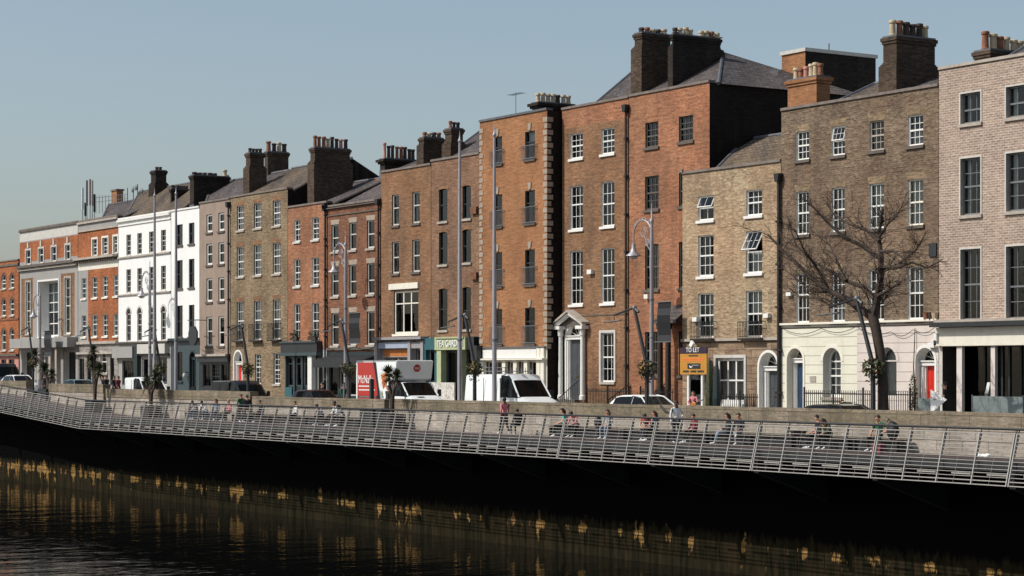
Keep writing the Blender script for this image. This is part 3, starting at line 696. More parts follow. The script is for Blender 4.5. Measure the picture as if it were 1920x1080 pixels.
# ---- orange-red two-bay house over the dark teal shop
h = House('terraced_house', 'orange-red brick two-bay house with potted plants above a dark teal shopfront', 540, 613.5, YF, (577, 385), 'brick_redorange', D=9.5)
h.grid([(551.5, 563), (585, 598)], [(558, 412, 453), (558, 486, 537), (558, 570, 637, dict(plants=.3))], cols=2, ru=2, rl=2, sill='dull_white', curtain='sides')
h.zone(None, 605, 577, 641, None, 'teal_dark'); h.zone(605, None, 577, 655, None, 'dull_white')
q = MB(); h.pbox(q, 536, 604, 570, 640, 643, .5, 0, 'teal_grey'); h.pbox(q, 536, 604, 570, 643.1, 661, .38, 0, 'dark_paint'); h.pbox(q, 536, 604, 570, 661.1, 667, .42, 0, 'teal_grey')
for p in (537, 553, 568, 583): h.pbox(q, p, p + 2.2, p, 667.1, None, .12, 0, 'teal_grey')
h.pbox(q, 584.5, 592, 588, 667.1, None, .3, 0, 'white_paint'); h.pbox(q, 538, 551, 545, 726, None, .16, 0, 'teal_shop')
q.build('shopfront', h.root)
for a, b in ((540, 552.5), (555.6, 567.5), (570.6, 582.5)): h.win(a, b, (a+b)/2, 670, 724, cols=1, ru=1, rl=1, split=.8, frame='teal_grey', sill=None, gl='glass_dark', rd=.1)
h.win(594, 612, 603, 672, 742, cols=2, ru=1, rl=0, frame='dull_white', sill=None, gl='glass_dark')
h.chimney(582, 590.5, 656, 275, .7, 'brick_stack', pots=((TC,.8),(TC,.75),(TC,.7),(CR,.65),(DK,.7),(DK,.65),(PK,.6),(DK,.6)), shoulder=306)
h.roof(None, None, 620, None, 349, 'slate', dr=4.7); h.pipe(613, 388, 655); h.build()
# ---- red brick three-bay house with black awning
h = House('terraced_house', 'dark red brick three-bay house with stone window heads above a long black shop awning', 614, 714, YF, (664, 382), 'brick_red', D=9.5, reveal='stone_dark')
h.grid([(621.5, 635), (655, 668), (688, 702)], [(628, 421, 472), (628, 499, 556), (628, 587, 648)], cols=1, ru=1, rl=1, frame='dull_white', sill='stone_trim', of=.08, gl='glass_dark', lintel='quoin_stone')
h.band(664, 384, 386, .15, 'stone_dark', 'cornice'); h.band(664, 398, 400, .06, 'stone_dark'); h.band(664, 652, 656, .12, 'stone_dark')
h.zone(None, None, 664, 660, None, 'teal_dark')
for a, b, g in ((617, 633, 'glass_dark'), (636, 647, 'glass'), (650, 668, 'glass'), (672, 690, 'glass_dark'), (694, 710, 'glass_dark')): h.win(a, b, (a+b)/2, 684, 742, cols=1, ru=1, rl=0, frame='dull_white' if g == 'glass' else 'dark_paint', sill=None, gl=g)
x0, x1 = h.X(600), h.X(708); z = h.Z(655, 666)
q = MB(); q.prism([(YF - .002, z), (YF - 1.1, z - .35), (YF - 1.1, z - .75), (YF - 1.06, z - .75), (YF - 1.06, z - .4), (YF - .002, z - .08)], 'x', h.X(616), x1, 'dark_paint'); q.build('awning', h.root)
h.roof(None, None, 706, None, 339, 'slate', dr=4.5, ridge='brick_orange'); h.pipe(612.5, 392, 700); h.pipe(712.5, 380, 700); h.build()
# ---- red-orange double house with picture window
h = House('terraced_house', 'rust brick house with one wide picture window, grey-blue shopfront below', 714.5, 808, YF, (760, 317), 'brick_rust', D=9.5, reveal='stone_dark')
h.grid([(735, 748), (773, 787)], [(741, 365, 423), (741, 453, 513)], cols=1, ru=1, rl=1, frame='dull_white', sill='stone_dark', of=.08, gl='glass', curtain='sides')
h.win(738.5, 784.5, 762, 545, 626, cols=3, ru=1, rl=1, split=.72, frame='cream_paint', of=.1, bar=.1, sill='cream_paint', gl='glass_dark', lintel=None)
q = MB(); h.pbox(q, 731, 785.5, 758, 531, 542, .1, 0, 'cream_paint'); q.build('lintel', h.root)
h.zone(None, None, 760, 634, None, 'grey_shop')
q = MB(); h.pbox(q, 712, 804, 758, 632, 637, .55, 0, 'grey_shop'); h.pbox(q, 718, 774, 746, 642, 653, .32, 0, 'blue_grey_shop'); h.pbox(q, 775, 800, 788, 642, 653, .3, 0, 'grey_shop')
for p in (711.5, 774, 798): h.pbox(q, p, p + 5, p, 640, None, .36, 0, 'grey_shop')
h.pbox(q, 720, 773, 746, 655, 668, .06, 0, 'orange_wood'); h.pbox(q, 720, 773, 746, 668.1, 669.6, .1, 0, 'grey_shop'); q.build('shopfront', h.root)
h.win(720, 746, 733, 670, 742, cols=2, ru=1, rl=0, frame='grey_shop', sill=None, gl='glass_dark', rd=.1); h.win(748, 773, 760, 670, 742, cols=2, ru=1, rl=0, frame='grey_shop', sill=None, gl='glass_dark', rd=.1); h.win(780, 797, 788, 655, 742, cols=2, ru=1, rl=0, frame='grey_shop', sill=None, gl='glass', curtain='left')
h.chimney(712.5, 721.5, 783, 296, .5, 'brick_soot_shade', pots=((PK,.9),(DK,.8),(DK,.8),(TC,.8),(TC,.8),(DK,.75),(DK,.7),(DK,.7)), cap=.2)
h.chimney(787, 795.5, 831, 256, .8, 'brick_stack', pots=((TC,.3),(CR,.25),(DK,.3),(TC,.3)), shoulder=274)
h.roof(None, None, 816, None, 290, 'slate_brown', dr=3.2); h.build()
h = House('terraced_house', 'mottled red brick house with dark segment-headed windows above the green and teal shops', 808.5, 899.5, YF, (855, 296), 'brick_mauve', D=9.5, reveal='stone_dark')
h.grid([(823, 839), (867, 883)], [(831, 354, 415), (831, 435, 496), (831, 541, 619)], cols=1, ru=1, rl=1, frame='dark_paint', sill='stone_trim', of=.06, gl='glass_dark', rise=.07, lintel='brick_rust')
h.zone(None, None, 855, 632, None, 'teal_dark')
q = MB(); h.pbox(q, 801, 826, 814, 634, 656, .3, 0, 'teal_shop'); h.pbox(q, 801, 806, 803, 656.1, None, .28, 0, 'teal_shop'); h.pbox(q, 818, 826, 822, 658, None, .12, 0, 'teal_shop')
h.pbox(q, 826.5, 884, 850, 633, 656, .42, 0, 'green_shop'); h.pbox(q, 829, 882, 850, 632.0, 634.8, .5, 0, 'green_shop'); h.pbox(q, 829, 837, 833, 656.1, None, .36, 0, 'green_shop'); h.pbox(q, 868, 875, 871, 656.1, None, .36, 0, 'green_shop'); h.pbox(q, 884.5, 897, 890, 632, 655, .3, 0, 'dark_paint'); h.pbox(q, 807, 817, 812, 716, None, .1, 0, 'teal_shop'); h.pbox(q, 818, 866, 842, 717, None, .5, -.42, 'tile_white')
sf = q.build('shopfront', h.root)
h.win(807, 817, 812, 660, 716, cols=1, ru=1, rl=0, frame='teal_dark', sill=None, gl='glass_dark'); h.win(838, 867, 852, 660, 745, cols=2, ru=1, rl=0, frame='dark_paint', sill=None, gl='glass_dark'); h.win(876, 896, 886, 660, 745, cols=1, ru=1, rl=0, frame='dark_paint', sill=None, gl='glass_dark')
def text(name, body, parent, loc, size, m, width=None, depth=.02, align='LEFT', rot=(PI/2,0,0), local=False):
    """lettering turned into a real mesh, squeezed to a given width"""
    cu = bpy.data.curves.new(name, 'FONT'); cu.body = body; cu.size = size; cu.extrude = depth/2; cu.align_x = align; cu.resolution_u = 3
    t = bpy.data.objects.new('lettering_curve', cu); COL.objects.link(t)
    dg = bpy.context.evaluated_depsgraph_get(); dg.update(); me = bpy.data.meshes.new_from_object(t.evaluated_get(dg)); bpy.data.objects.remove(t); bpy.data.curves.remove(cu)
    xs = [v.co.x for v in me.vertices]; f = width/(max(xs) - min(xs)) if width else 1
    me.transform(Matrix.Diagonal((f, 1, 1, 1))); me.materials.clear(); me.materials.append(M[m])
    o = bpy.data.objects.new(name, me); COL.objects.link(o)
    if parent is not None: o.parent = parent; o.location = Vector(loc) if local else Vector(loc) - Vector(parent['_o'])
    else: o.location = loc
    o.rotation_euler = rot
    return o
t_ = text('lettering', 'TEA GARDEN', sf, (h.X(832), YF - .45, h.Z(850, 650)), .52, 'letter_white', h.X(880) - h.X(832), .04)
for y in (388, 511):
    q = MB(); h.pbox(q, 886, 897, 892, y, y + 13, .16, 0, 'brick_red'); q.build('vent_box', h.root)
h.chimney(834.5, 846.5, 868, 239, 1.2, 'brick_stack', pots=((TC,.4),(DK,.35),(DK,.35)), shoulder=271)
h.roof(None, None, 905, None, 243, 'slate', dr=4.5); h.build()
# ---- tall quoined house
Y10 = 61.6
h = House('terraced_house', 'tall copper brick house with white quoins, iron window guards and a dark blank side wall', 899.5, 1026, Y10, (962, 218), 'brick_copper', D=10, side='brick_flank_shade', reveal='stone_dark')
h.grid([(925, 941.5), (984.5, 1003)], [(994, 246, 298), (994, 357, 418), (994, 468, 533), (994, 577, 644)], cols=1, ru=1, rl=1, split=.62, frame='dark_paint', sill='stone_dark', of=.05, rail=.5, gl='glass', lintel=None, rmat='steel_mid')
for r_, (a, b) in enumerate((((h.x0), .0), ((h.x1), 1))):
    z = h.Z(962, 655); k = 0; q = MB()
    while z < h.zt - .3:
        w = .36 if k % 2 else .24
        q.box(a - .02 if b == 0 else a - w, a + w if b == 0 else a + .02, Y10 - .025, Y10 + (w if b else .1), z, z + .25, 'quoin_stone'); z += .34; k += 1
    q.build('quoin_strip', h.root)
for (a, b) in ((925, 941.5), (984.5, 1003)):
    for yt in (246, 357, 468, 577):
        q = MB(); x = (h.X(a) + h.X(b))/2; z = h.Z(994, yt); q.prism([(x - .1, z + .05), (x + .1, z + .05), (x + .16, z + .42), (x - .16, z + .42)], 'y', Y10 - .05, Y10 + .01, 'quoin_stone'); q.build('keystone', h.root)
h.zone(None, None, 962, 652, None, 'cream_paint')
q = MB(); h.pbox(q, 903, 1025, 965, 650, 653, .14, 0, 'lead'); h.pbox(q, 909, 1010, 960, 655.5, 671.5, .16, 0, 'white_paint'); h.pbox(q, 903, 1025, 965, 672, 675, .3, 0, 'cream_paint')
for p in (904, 945, 966, 986, 1009.5, 1017): h.pbox(q, p, p + 6.5, p, 653.1 if p > 1000 else 676, None, .14, 0, 'cream_paint')
h.pbox(q, 897, 908, 902, 648, 676, .5, -.1, 'dark_paint')
sf = q.build('shopfront', h.root)
for a, b in ((912, 944), (952, 965), (973, 985.5), (993, 1009)): h.win(a, b, (a+b)/2, 678, 750, cols=2, ru=1, rl=1, split=.6, frame='cream_paint', sill=None, gl='glass_dark', rd=.2)
# bare vine-like script on the white sign reads only as a faint flourish
h.chimney(998, 1010, 1076, 190, 1.2, 'brick_soot_shade', pots=((CR,.5),)*4 + ((DK,.5),(CR,.5),(CR,.45)), cap=.2)
q = MB(); x, z = h.X(938), h.zt; q.tube([(x, Y10+1, z), (x, Y10+1, z+1.5)], .02, 'steel_mid', 5); q.tube([(x-.6, Y10+1, z+1.4), (x+.7, Y10+1, z+1.4)], .015, 'steel_mid', 5)
for k in range(5): q.tube([(x-.5+.28*k, Y10+.75, z+1.4), (x-.5+.28*k, Y10+1.25, z+1.4)], .012, 'steel_mid', 4)
q.build('aerial', h.root); h.build(cop='lead')
# ---- recessed pair: pedimented doorcase house and its neighbour
Y11 = 62.45
h = House('terraced_house', 'brown-orange brick house with white sash windows and a pedimented white doorcase', 1054, 1179, Y11, (1117, 195), 'brick_rust', D=11, reveal='dull_white')
h.grid([(1069, 1093), (1127.5, 1152)], [(1081, 250, 297), (1081, 348, 430), (1081, 470, 571)], cols=3, ru=2, rl=2, sill='white_paint', lintel='brick_rust', over={})
h.win(1127.5, 1152, 1140, 624, 716, cols=3, ru=2, rl=2, sill='stone_trim', surround='dull_white')
h.zone(None, None, 1117, 195, 232, 'brick_redorange')
do = h.door(1062, 1095, 1077, 606, .95, 'door_grey', ytr=633, rd=.22, jamb=.13)
q = MB(); xa, xb = h.X(1052), h.X(1102); xm = (xa+xb)/2; z0, z1 = h.Z(1077, 613), h.Z(1077, 591)
q.prism([(xa, z0), (xb, z0), (xb, z0 + .16), (xm, z1), (xa, z0 + .16)], 'y', Y11 - .12, Y11, 'stone_dark')
for a, b in (((xa - .1, z0 + .1), (xm, z1 + .05)), ((xb + .1, z0 + .1), (xm, z1 + .05))): q.tube([(a[0], Y11 - .3, a[1]), (b[0], Y11 - .3, b[1])], .13, 'white_paint', 4); 
q.box(xa - .1, xa + .5, Y11 - .45, Y11, z0 - .12, z0 + .05, 'white_paint'); q.box(xb - .5, xb + .1, Y11 - .45, Y11, z0 - .12, z0 + .05, 'white_paint')
q.prism([(xa - .14, z0 + .14), (xm, z1 + .16), (xb + .14, z0 + .14), (xb + .14, z0 + .24), (xm, z1 + .28), (xa - .14, z0 + .24)], 'y', Y11 - .48, Y11, 'stone_trim')
for x in (xa + .22, xb - .22): q.lathe(x, Y11 - .18, [(.17, .95), (.17, 1.15), (.125, 1.2), (.11, z0 - .5), (.15, z0 - .45), (.17, z0 - .12)], 'white_paint', 10)
q.build('doorcase', h.root)
h.chimney(1190, 1204, 1257, 59, 1.0, 'brick_stack', pots=((DK,.25),(TC,.3),(CR,.25),(DK,.25),(CR,.3)), shoulder=92, label=None)
for x, y in ((1106, 506),):
    q = MB(); h.pbox(q, x, x + 8, x, y, y + 8, .2, 0, 'white_paint'); q.build('alarm_box', h.root)
h.roof(1108, 1192, 1196, 1208, 124, 'slate', dr=5.2); h.pipe(1177, 205, None); h.band(1117, 590, 592, .03, 'stone_dark', 'cable', pa=1070); h.build()
h = House('terraced_house', 'orange-red brick house with a tall hipped slate roof and a black flank wall', 1179.5, 1330.5, Y11, (1255, 168), 'brick_redorange', D=11.5, reveal='stone_dark')
h.win(1210, 1234.5, 1222, 229, 276, cols=3, ru=2, rl=2, frame='stone_dark', sill='stone_dark', gl='glass'); h.win(1273, 1299.5, 1287, 217, 265, cols=3, ru=2, rl=2, frame='stone_dark', sill='stone_dark')
for yt, yb in ((330, 393), (458, 543), (622, 704)): h.grid([(1209.5, 1235), (1273, 1299.5)], [(1222, yt, yb)], cols=3, ru=2, rl=2, frame='stone_dark', sill='stone_dark')
h.chimney(1259.5, 1262.5, 1350, 62, 1.2, 'brick_soot_shade', pots=((DK,.3),(CR,.3),(CR,.35),(CR,.3),(None,0),(CR,.25),(CR,.3),(TC,.3),(CR,.25)), shoulder=90)
h.roof(1196, 1347, 1288, 1355, 97, 'slate', dr=5.2)
q = MB(); x, z = xat(1350, Y11+5), zat(1350, 75, Y11+5); q.tube([(x, Y11+5, z-1.2), (x, Y11+5, z)], .03, 'steel_mid', 6); q.lathe(x, Y11+4.8, [(.03, z-.02), (.33, z+.1), (.30, z+.11), (.02, z)], 'white_paint', 12); q.build('satellite_dish', h.root)
q = MB(); h.pbox(q, 1213, 1220, 1216, 552, 560, .2, 0, 'white_paint'); q.build('alarm_box', h.root)
q = MB(); xa, xb = h.X(1256), h.X(1279); z = h.Z(1268, 601)
q.prism([(Y11, z + .75), (Y11 - 1.0, z), (Y11 - 1.0, z - .15), (Y11, z - .15)], 'x', xa, xb + .8, 'slate')
for x in (h.X(1261), h.X(1276)): q.lathe(x, Y11 - .75, [(.2, .0), (.2, .25), (.16, .3), (.14, z - .45), (.2, z - .38), (.22, z - .15)], 'bark_dark', 10)
q.build('porch', h.root); h.build()
# ---- smaller tan brick house
Y13 = 61.0
h = House('terraced_house', 'low tan brick two-bay house with iron balconies and a white arched doorway', 1279.5, 1464.5, Y13, (1372, 315), 'brick_tan', D=8.5, reveal='dull_white', side='brick_soot_shade')
h.win(1309, 1338, 1323, 367, 413, cols=2, ru=1, rl=1, sill='white_paint', tilt=24); h.win(1399, 1429, 1414, 356, 404, cols=3, ru=2, rl=1, sill='white_paint')
h.win(1309, 1338, 1323, 441, 518, cols=3, ru=2, rl=2, sill='white_paint', curtain=None); h.win(1398.5, 1429, 1414, 433, 512, cols=3, ru=2, rl=2, tilt=28, sill='white_paint')
h.win(1309, 1338, 1323, 550, 633, cols=3, ru=2, rl=2, sill=None, rail=.36, curtain='right'); h.win(1398.5, 1429, 1414, 545, 632, cols=3, ru=2, rl=2, sill=None, rail=.34, curtain='top')
h.zone(None, None, 1372, 639, None, 'ashlar_brown'); h.band(1372, 634, 639, .12, 'stone_trim')
h.win(1343, 1396, 1370, 671, 757, cols=3, ru=1, rl=1, frame='white_paint', of=.14, bar=.09, sill='white_paint', curtain='pink full', surround='dull_white')
h.door(1424, 1458, 1441, 661, .1, 'door_grey', ytr=691, rd=.45, jamb=.19); h.win(1288, 1318, 1303, 672, 760, cols=1, ru=1, rl=0, frame='dark_paint', sill=None, gl='glass_dark')
for x, y, w in ((1304, 595, 8), (1437, 588, 9)):
    q = MB(); h.pbox(q, x, x + w, x, y, y + 8, .2, 0, 'white_paint'); q.build('alarm_box', h.root)
h.roof(1337, None, 1397, None, 262, 'slate_brown', dr=4.2); h.pipe(1464, 335, 770, r=.08)
q = MB(); h.pbox(q, 1277, 1282, 1279, 318, 324, .1, 0, 'coping'); q.build('corbel', h.root); h.build()
# ---- umber brick four-bay house, cream and blush ground floor
Y14 = 61.0
h = House('terraced_house', 'umber brick four-bay house with cream and blush ground floor, blue door and red door', 1465, 1760, Y14, (1612, 185), 'brick_umber', D=9.5, reveal='dull_white', side='brick_soot_shade')
C = [(1493, 1517), (1559, 1584), (1630, 1657.5), (1702, 1731)]
h.grid(C, [(1504, 246, 300, dict(over={1: dict(tilt=14, cols=3), 2: dict(frame='stone_trim')})), (1504, 359, 440, dict(over={2: dict(curtain='full'), 3: dict(curtain='full', frame='cream_paint'), 0: dict(curtain='right')})),
    (1504, 513, 605, dict(over={2: dict(curtain='sides'), 3: dict(curtain='top')}))], cols=3, ru=2, rl=2, sill='stone_dark', lintel='brick_brown')
h.zone(None, 1607, 1612, 604, None, 'ashlar_cream'); h.zone(1607, None, 1612, 604, None, 'ashlar_blush')
h.band(1612, 602, 606, .14, 'cream_paint'); h.band(1612, 611, 612.5, .03, 'bark_dark', 'cable')
h.door(1476, 1506, 1490, 653, .1, 'door_blue', ytr=676, label='dark blue door', rd=.5, jamb=.18, trim='cream_paint'); h.door(1717, 1753, 1736, 652, .1, 'door_red', ytr=681, label='bright red door', rd=.45, jamb=.24)
h.win(1543, 1577, 1560, 652, 745, cols=3, ru=2, rl=2, rise='round', sill='stone_trim', curtain='full', rd=.4, lintel='cream_paint', split=.56, of=.1)
h.win(1646, 1681, 1664, 651, 745, cols=1, ru=1, rl=0, rise='round', frame='dull_white', sill=None, rd=.35, lintel='ashlar_blush', curtain='full')
h.chimney(1477, 1531, 1556, 140, 1.2, 'brick_copper', pots=((CR,.55),(TC,.5),(PK,.5),(CR,.6),(CR,.6),(TC,.55)), cap=.12)
h.chimney(1656, 1681, 1753, 64, 1.0, 'brick_stack', pots=((CR,.65),(TC,.65),(DK,.6),(DK,.55),(DK,.6),(CR,.55)), shoulder=124)
h.roof(1550, 1690, 1640, 1655, 155, 'slate_brown', dr=4.7); h.roof(1686, None, 1737, None, 139, 'slate', dr=4.2)
q = MB(); h.pbox(q, 1743, 1757, 1750, 456, 481, .06, 0, 'dark_paint'); q.build('vent', h.root)
q = MB(); h.pbox(q, 1478, 1487, 1482, 547, 555, .15, 0, 'white_paint'); q.build('alarm_box', h.root); q = MB(); h.pbox(q, 1745, 1757, 1750, 642, 652, .18, 0, 'white_paint'); q.build('alarm_box', h.root)
q = MB(); h.pbox(q, 1519, 1530, 1525, 705, 716, .03, 0, 'stone_trim'); q.build('plaque', h.root)
for x, m in ((1739, 'terracotta'), (1748, 'bark_dark'), (1755, 'pot_cream')):
    xx = h.X(x); z = h.Z(x, 601); q = MB(); q.lathe(xx, Y14 - .05, [(.1, z), (.15, z + .3), (.17, z + .33), (.12, z + .34)], m, 8); q.build('flower_pot', h.root)
h.build()
# ---- pink-buff brick block at the right edge
h = House('terraced_house', 'pink-buff brick block with grey sash windows above a glazed ground floor', 1760.5, 2075, Y14, (1840, 118), 'brick_pink', D=12, reveal='stone_trim', cat='building', rd=.2)
C = [(1801.5, 1839), (1887, 1932), (1985, 2035)]
h.grid(C, [(1820, 174, 231, dict(cols=3, ru=1, rl=1)), (1820, 296, 403), (1820, 467, 600, dict(gl='glass_dark'))], cols=3, ru=2, rl=2, frame='steel_mid', sill='stone_trim', lintel='brick_pink', rev='stone_trim', curtain='sides', bar=.03, surround=None)
for a, b in C:
    for yt, yb in ((174, 231), (296, 403), (467, 600)):
        q = MB(); xa, xb, za, zb = h.X(a), h.X(b), h.Z(1820, yb), h.Z(1820, yt)
        q.box(xa - .07, xa - .002, Y14 - .03, Y14 + .02, za, zb, 'dull_white'); q.box(xb + .002, xb + .07, Y14 - .03, Y14 + .02, za, zb, 'dull_white'); q.box(xa - .07, xb + .07, Y14 - .03, Y14 + .02, zb + .002, zb + .07, 'dull_white'); q.build('surround', h.root)
h.zone(None, None, 1840, 610, None, 'dull_white')
h.hole(h.X(1767), h.X(2070), .05, h.Z(1840, 649), 0, 1.2, 'interior_mid')
h.band(1840, 598, 603, .3, 'stone_trim', 'cornice'); h.band(1840, 603.2, 612, .55, 'dark_paint', 'cornice'); h.band(1840, 613, 648, .2, 'cream_paint', 'fascia')
for a, b in ((1797, 1807), (1861, 1869), (1930, 1940)): q = MB(); h.pbox(q, a, b, a, 649.2, None, .1, .05, 'column_pale'); q.build('column', h.root)
q = MB(); y = Y14 + 1.0; q.face([(h.X(1767), y, .05), (h.X(2070), y, .05), (h.X(2070), y, h.Z(1840, 649)), (h.X(1767), y, h.Z(1840, 649))], 'glass_dark'); g = q.build('shop_window', h.root)
q = MB()
for p in (1772, 1812, 1845, 1858, 1880, 1905): q = MB(); q.box(h.X(p), h.X(p) + .09, y - .06, y - .005, .05, h.Z(1840, 649), 'dark_paint'); q.build('mullion', g)
h.chimney(1827, 1857, 1935, 90, 2.0, 'brick_stack', pots=((TC,.75),(CR,.7),(TC,.65),(CR,.6),(CR,.55),(CR,.55)))
h.roof(1873, None, 1935, None, 80, 'slate', dr=4.5)
q = MB(); h.pbox(q, 1761, 1766, 1763, 625, 640, .3, 0, 'white_paint'); q.tube([(h.X(1766), Y14 - .4, h.Z(1766, 640)), (h.X(1770), Y14 - .5, h.Z(1770, 646))], .06, 'dark_paint', 6); q.build('camera_box', h.root); h.build(cop='stone_trim')
# ---- brick block rising behind the umber house
Yt = 70.0
t0, t1 = xat(1466, Yt), xat(1510, Yt); yb = yon(1642, t1); z1 = zat(1510, 96, Yt)
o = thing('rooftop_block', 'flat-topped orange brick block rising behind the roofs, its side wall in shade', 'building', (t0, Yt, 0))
q = MB(); q.box(t0, t1, Yt, yb, 0, z1, 'brick_soot_shade'); q.face([(t0,Yt-.004,0),(t1,Yt-.004,0),(t1,Yt-.004,z1),(t0,Yt-.004,z1)], 'brick_copper'); q.build('wall', o)  # dark brick paints shade onto the sides; front keeps the orange
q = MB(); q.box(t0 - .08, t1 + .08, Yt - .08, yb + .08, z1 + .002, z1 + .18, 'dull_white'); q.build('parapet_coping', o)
q = MB(); x = (t0+t1)/2; q.tube([(x, (Yt+yb)/2, z1 + .18), (x, (Yt+yb)/2, z1 + .7)], .04, 'steel_mid', 5); q.build('vent_pipe', o)
# ================================================================ river, quay, street
YW, YR = 52.6, 49.2                               # river face of the quay parapet; railing line
DZ, WZ = -.45, EYE - 8.0                          # deck level, water level
q = MB(); q.face([(-900,-300,WZ), (300,-300,WZ), (300,YW+.2,WZ), (-900,YW+.2,WZ)], 'river'); struct('river', q)
q = MB(); q.face([(-2500,YW+.5,-.62), (1500,YW+.5,-.62), (1500,3500,-.62), (-2500,3500,-.62)], 'paving'); struct('ground', q)
def strip(name, y0, y1, dz, m, xs=(60,-60,-122,-141,-160,-188,-420)):
    q = MB()
    for a, b in zip(xs, xs[1:]):
        q.face([(b,y0,gz(b)+dz), (a,y0,gz(a)+dz), (a,y1,gz(a)+dz), (b,y1,gz(b)+dz)], m)
        q.face([(a,y0,gz(a)+dz-.3), (b,y0,gz(b)+dz-.3), (b,y0,gz(b)+dz), (a,y0,gz(a)+dz)][::-1], 'kerb')
        q.face([(b,y1,gz(b)+dz-.3), (a,y1,gz(a)+dz-.3), (a,y1,gz(a)+dz), (b,y1,gz(b)+dz)][::-1], 'kerb')
    return struct(name, q)
strip('road', 54.2, 60.0, -.12, 'asphalt'); strip('pavement', 60.0, 63.1, .0, 'paving'); strip('quay_pavement', YW + .45, 54.2, .0, 'paving')
strip('road_marking', 59.55, 59.65, -.116, 'line_yellow'); strip('road_marking', 57.05, 57.15, -.116, 'letter_white')
# quay parapet: stretches of granite wall with their own tops, with gaps at the far end
q = MB()
segs = [(-40, 50, 1.72), (92, 194, 1.55), (199, 470, 1.27), (474, 700, 1.0), (700.6, 722, 1.0), (731, 2200, 1.03)]
prev = None
for a, b, zt in segs:
    x0, x1 = xat(a, YW), xat(b, YW); x0 = x0 if a > -40 else x0 - 30
    q.box(x0, x1, YW, YW + .45, -.8, zt - .55, 'granite')
    n = max(1, int((x1 - x0)/2.4))
    for k in range(n):
        u, v = x0 + (x1-x0)*k/n, x0 + (x1-x0)*(k+1)/n
        q.box(u + .004, v - .004, YW - .04, YW + .49, zt - .548, zt - .02*((k*7) % 3)/3, 'granite_moss')
    prev = b
x0, x1 = xat(-40, YW) - 60, xat(2200, YW) + 60
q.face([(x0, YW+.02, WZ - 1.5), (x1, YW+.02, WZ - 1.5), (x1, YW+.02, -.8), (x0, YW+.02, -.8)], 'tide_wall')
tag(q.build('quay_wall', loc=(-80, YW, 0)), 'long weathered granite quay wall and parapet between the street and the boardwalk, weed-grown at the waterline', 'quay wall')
# timber ladder-fender posts on the tide wall
# boardwalk: level deck, ramping up at the far (left) end
XR = xat(153, YR)
def dz(X): return DZ + max(0.0, min(1.3, (XR - X)*.053))
xe = [xat(2200, YR)]
BAY = 1.585
nb = 0
while xe[-1] > xat(-60, YR) - 22: xe.append(xe[-1] - BAY)
bw = thing('boardwalk', 'timber boardwalk cantilevered from the quay wall over the river on dark steel brackets', 'boardwalk', (-80, YR, DZ))
bw['kind'] = 'structure'
q = MB()
for i in range(len(xe) - 1):
    a, b = xe[i], xe[i+1]
    q.face([(b,YR+.1,dz(b)), (a,YR+.1,dz(a)), (a,YW-.002,dz(a)), (b,YW-.002,dz(b))], 'deck')
    q.face([(b,YR+.1,dz(b)-.3), (b,YW,dz(b)-.3), (a,YW,dz(a)-.3), (a,YR+.1,dz(a)-.3)], 'dark_paint')
    q.face([(b,YR+.1,dz(b)-.3), (a,YR+.1,dz(a)-.3), (a,YR+.1,dz(a)), (b,YR+.1,dz(b))], 'dark_paint')
q.build('deck_planks', bw)
for i in range(0, len(xe), 4):
    a = xe[i]; d = dz(a); q = MB()
    q.prism([(YR + .05, d - .31), (YW, d - .31), (YW, d - 1.9), (YR + .05, d - .75)], 'x', a - .05, a + .05, 'dark_paint')
    q.box(a - .12, a + .12, YR + .03, YW, d - .34, d - .305, 'dark_paint')
    q.prism([(YR + .03, d - .76), (YW, d - 1.91), (YW, d - 1.97), (YR + .03, d - .82)], 'x', a - .13, a + .13, 'plastic_dark')
    q.build('bracket', bw)
# railing: leaning panels of thin grey bars, four bays to a panel, dark handrail on cranked brackets
ra = thing('boardwalk_railing', 'long grey steel railing of thin horizontal bars with a dark handrail along the boardwalk edge', 'railing', (-80, YR, DZ))
TOP, BOT = 1.05, -.72
def rp(x, f):                                     # point on the leaning face: f 0 bottom .. 1 top
    d = dz(x); return (x + .06*(f - .5), YR - .2 + .42*f, d + BOT + (TOP - .06 - BOT)*f)
q = MB(); q.tube([(x, YR + .30, dz(x) + TOP) for x in xe], .045, 'black_iron', 6); q.build('handrail', ra)
NB = 14
for i0 in range(0, len(xe) - 1, 4):
    i1 = min(i0 + 4, len(xe) - 1); a, b = xe[i0] - .05, xe[i1] + .05
    q = MB()
    for k in range(NB):
        f = k/(NB - 1)*.95; r_ = .02 if k in (0, 1, NB-1) else .0125
        q.tube([rp(x, f) for x in [a] + xe[i0+1:i1] + [b]], r_, 'steel_grey', 5)
    for i in range(i0, i1):
        u = xe[i] - .12; v = xe[i] - BAY*.62; f = .175
        p1, p2 = rp(u, f), rp(v, f); q.box(p2[0], p1[0], p1[1] + .04, p1[1] + .06, p2[2] - .005, p1[2] + .075, 'steel_grey')
        m = xe[i] - BAY/2; q.tube([rp(m, 0), rp(m, .95)], .006, 'steel_grey', 4)
    po = q.build('panel', ra)
    for x in [a] + xe[i0+1:i1] + [b]:
        p = MB(); c0, c1 = rp(x, -.01), rp(x, .96)
        p.prism([(c0[1] - .03, c0[2]), (c0[1] + .05, c0[2]), (c1[1] + .05, c1[2]), (c1[1] - .03, c1[2])], 'x', x - .018, x + .018, 'steel_grey')
        p.tube([(x, c1[1] + .02, c1[2] - .03), (x, c1[1] + .06, c1[2] + .03), (x, YR + .30, dz(x) + TOP)], .018, 'plastic_dark', 5)
        p.tube([(x, c0[1] + .07, c0[2] + .2), (x, c1[1] + .07, c1[2] - .05)], .02, 'plastic_dark', 5)
        p.build('post', po)
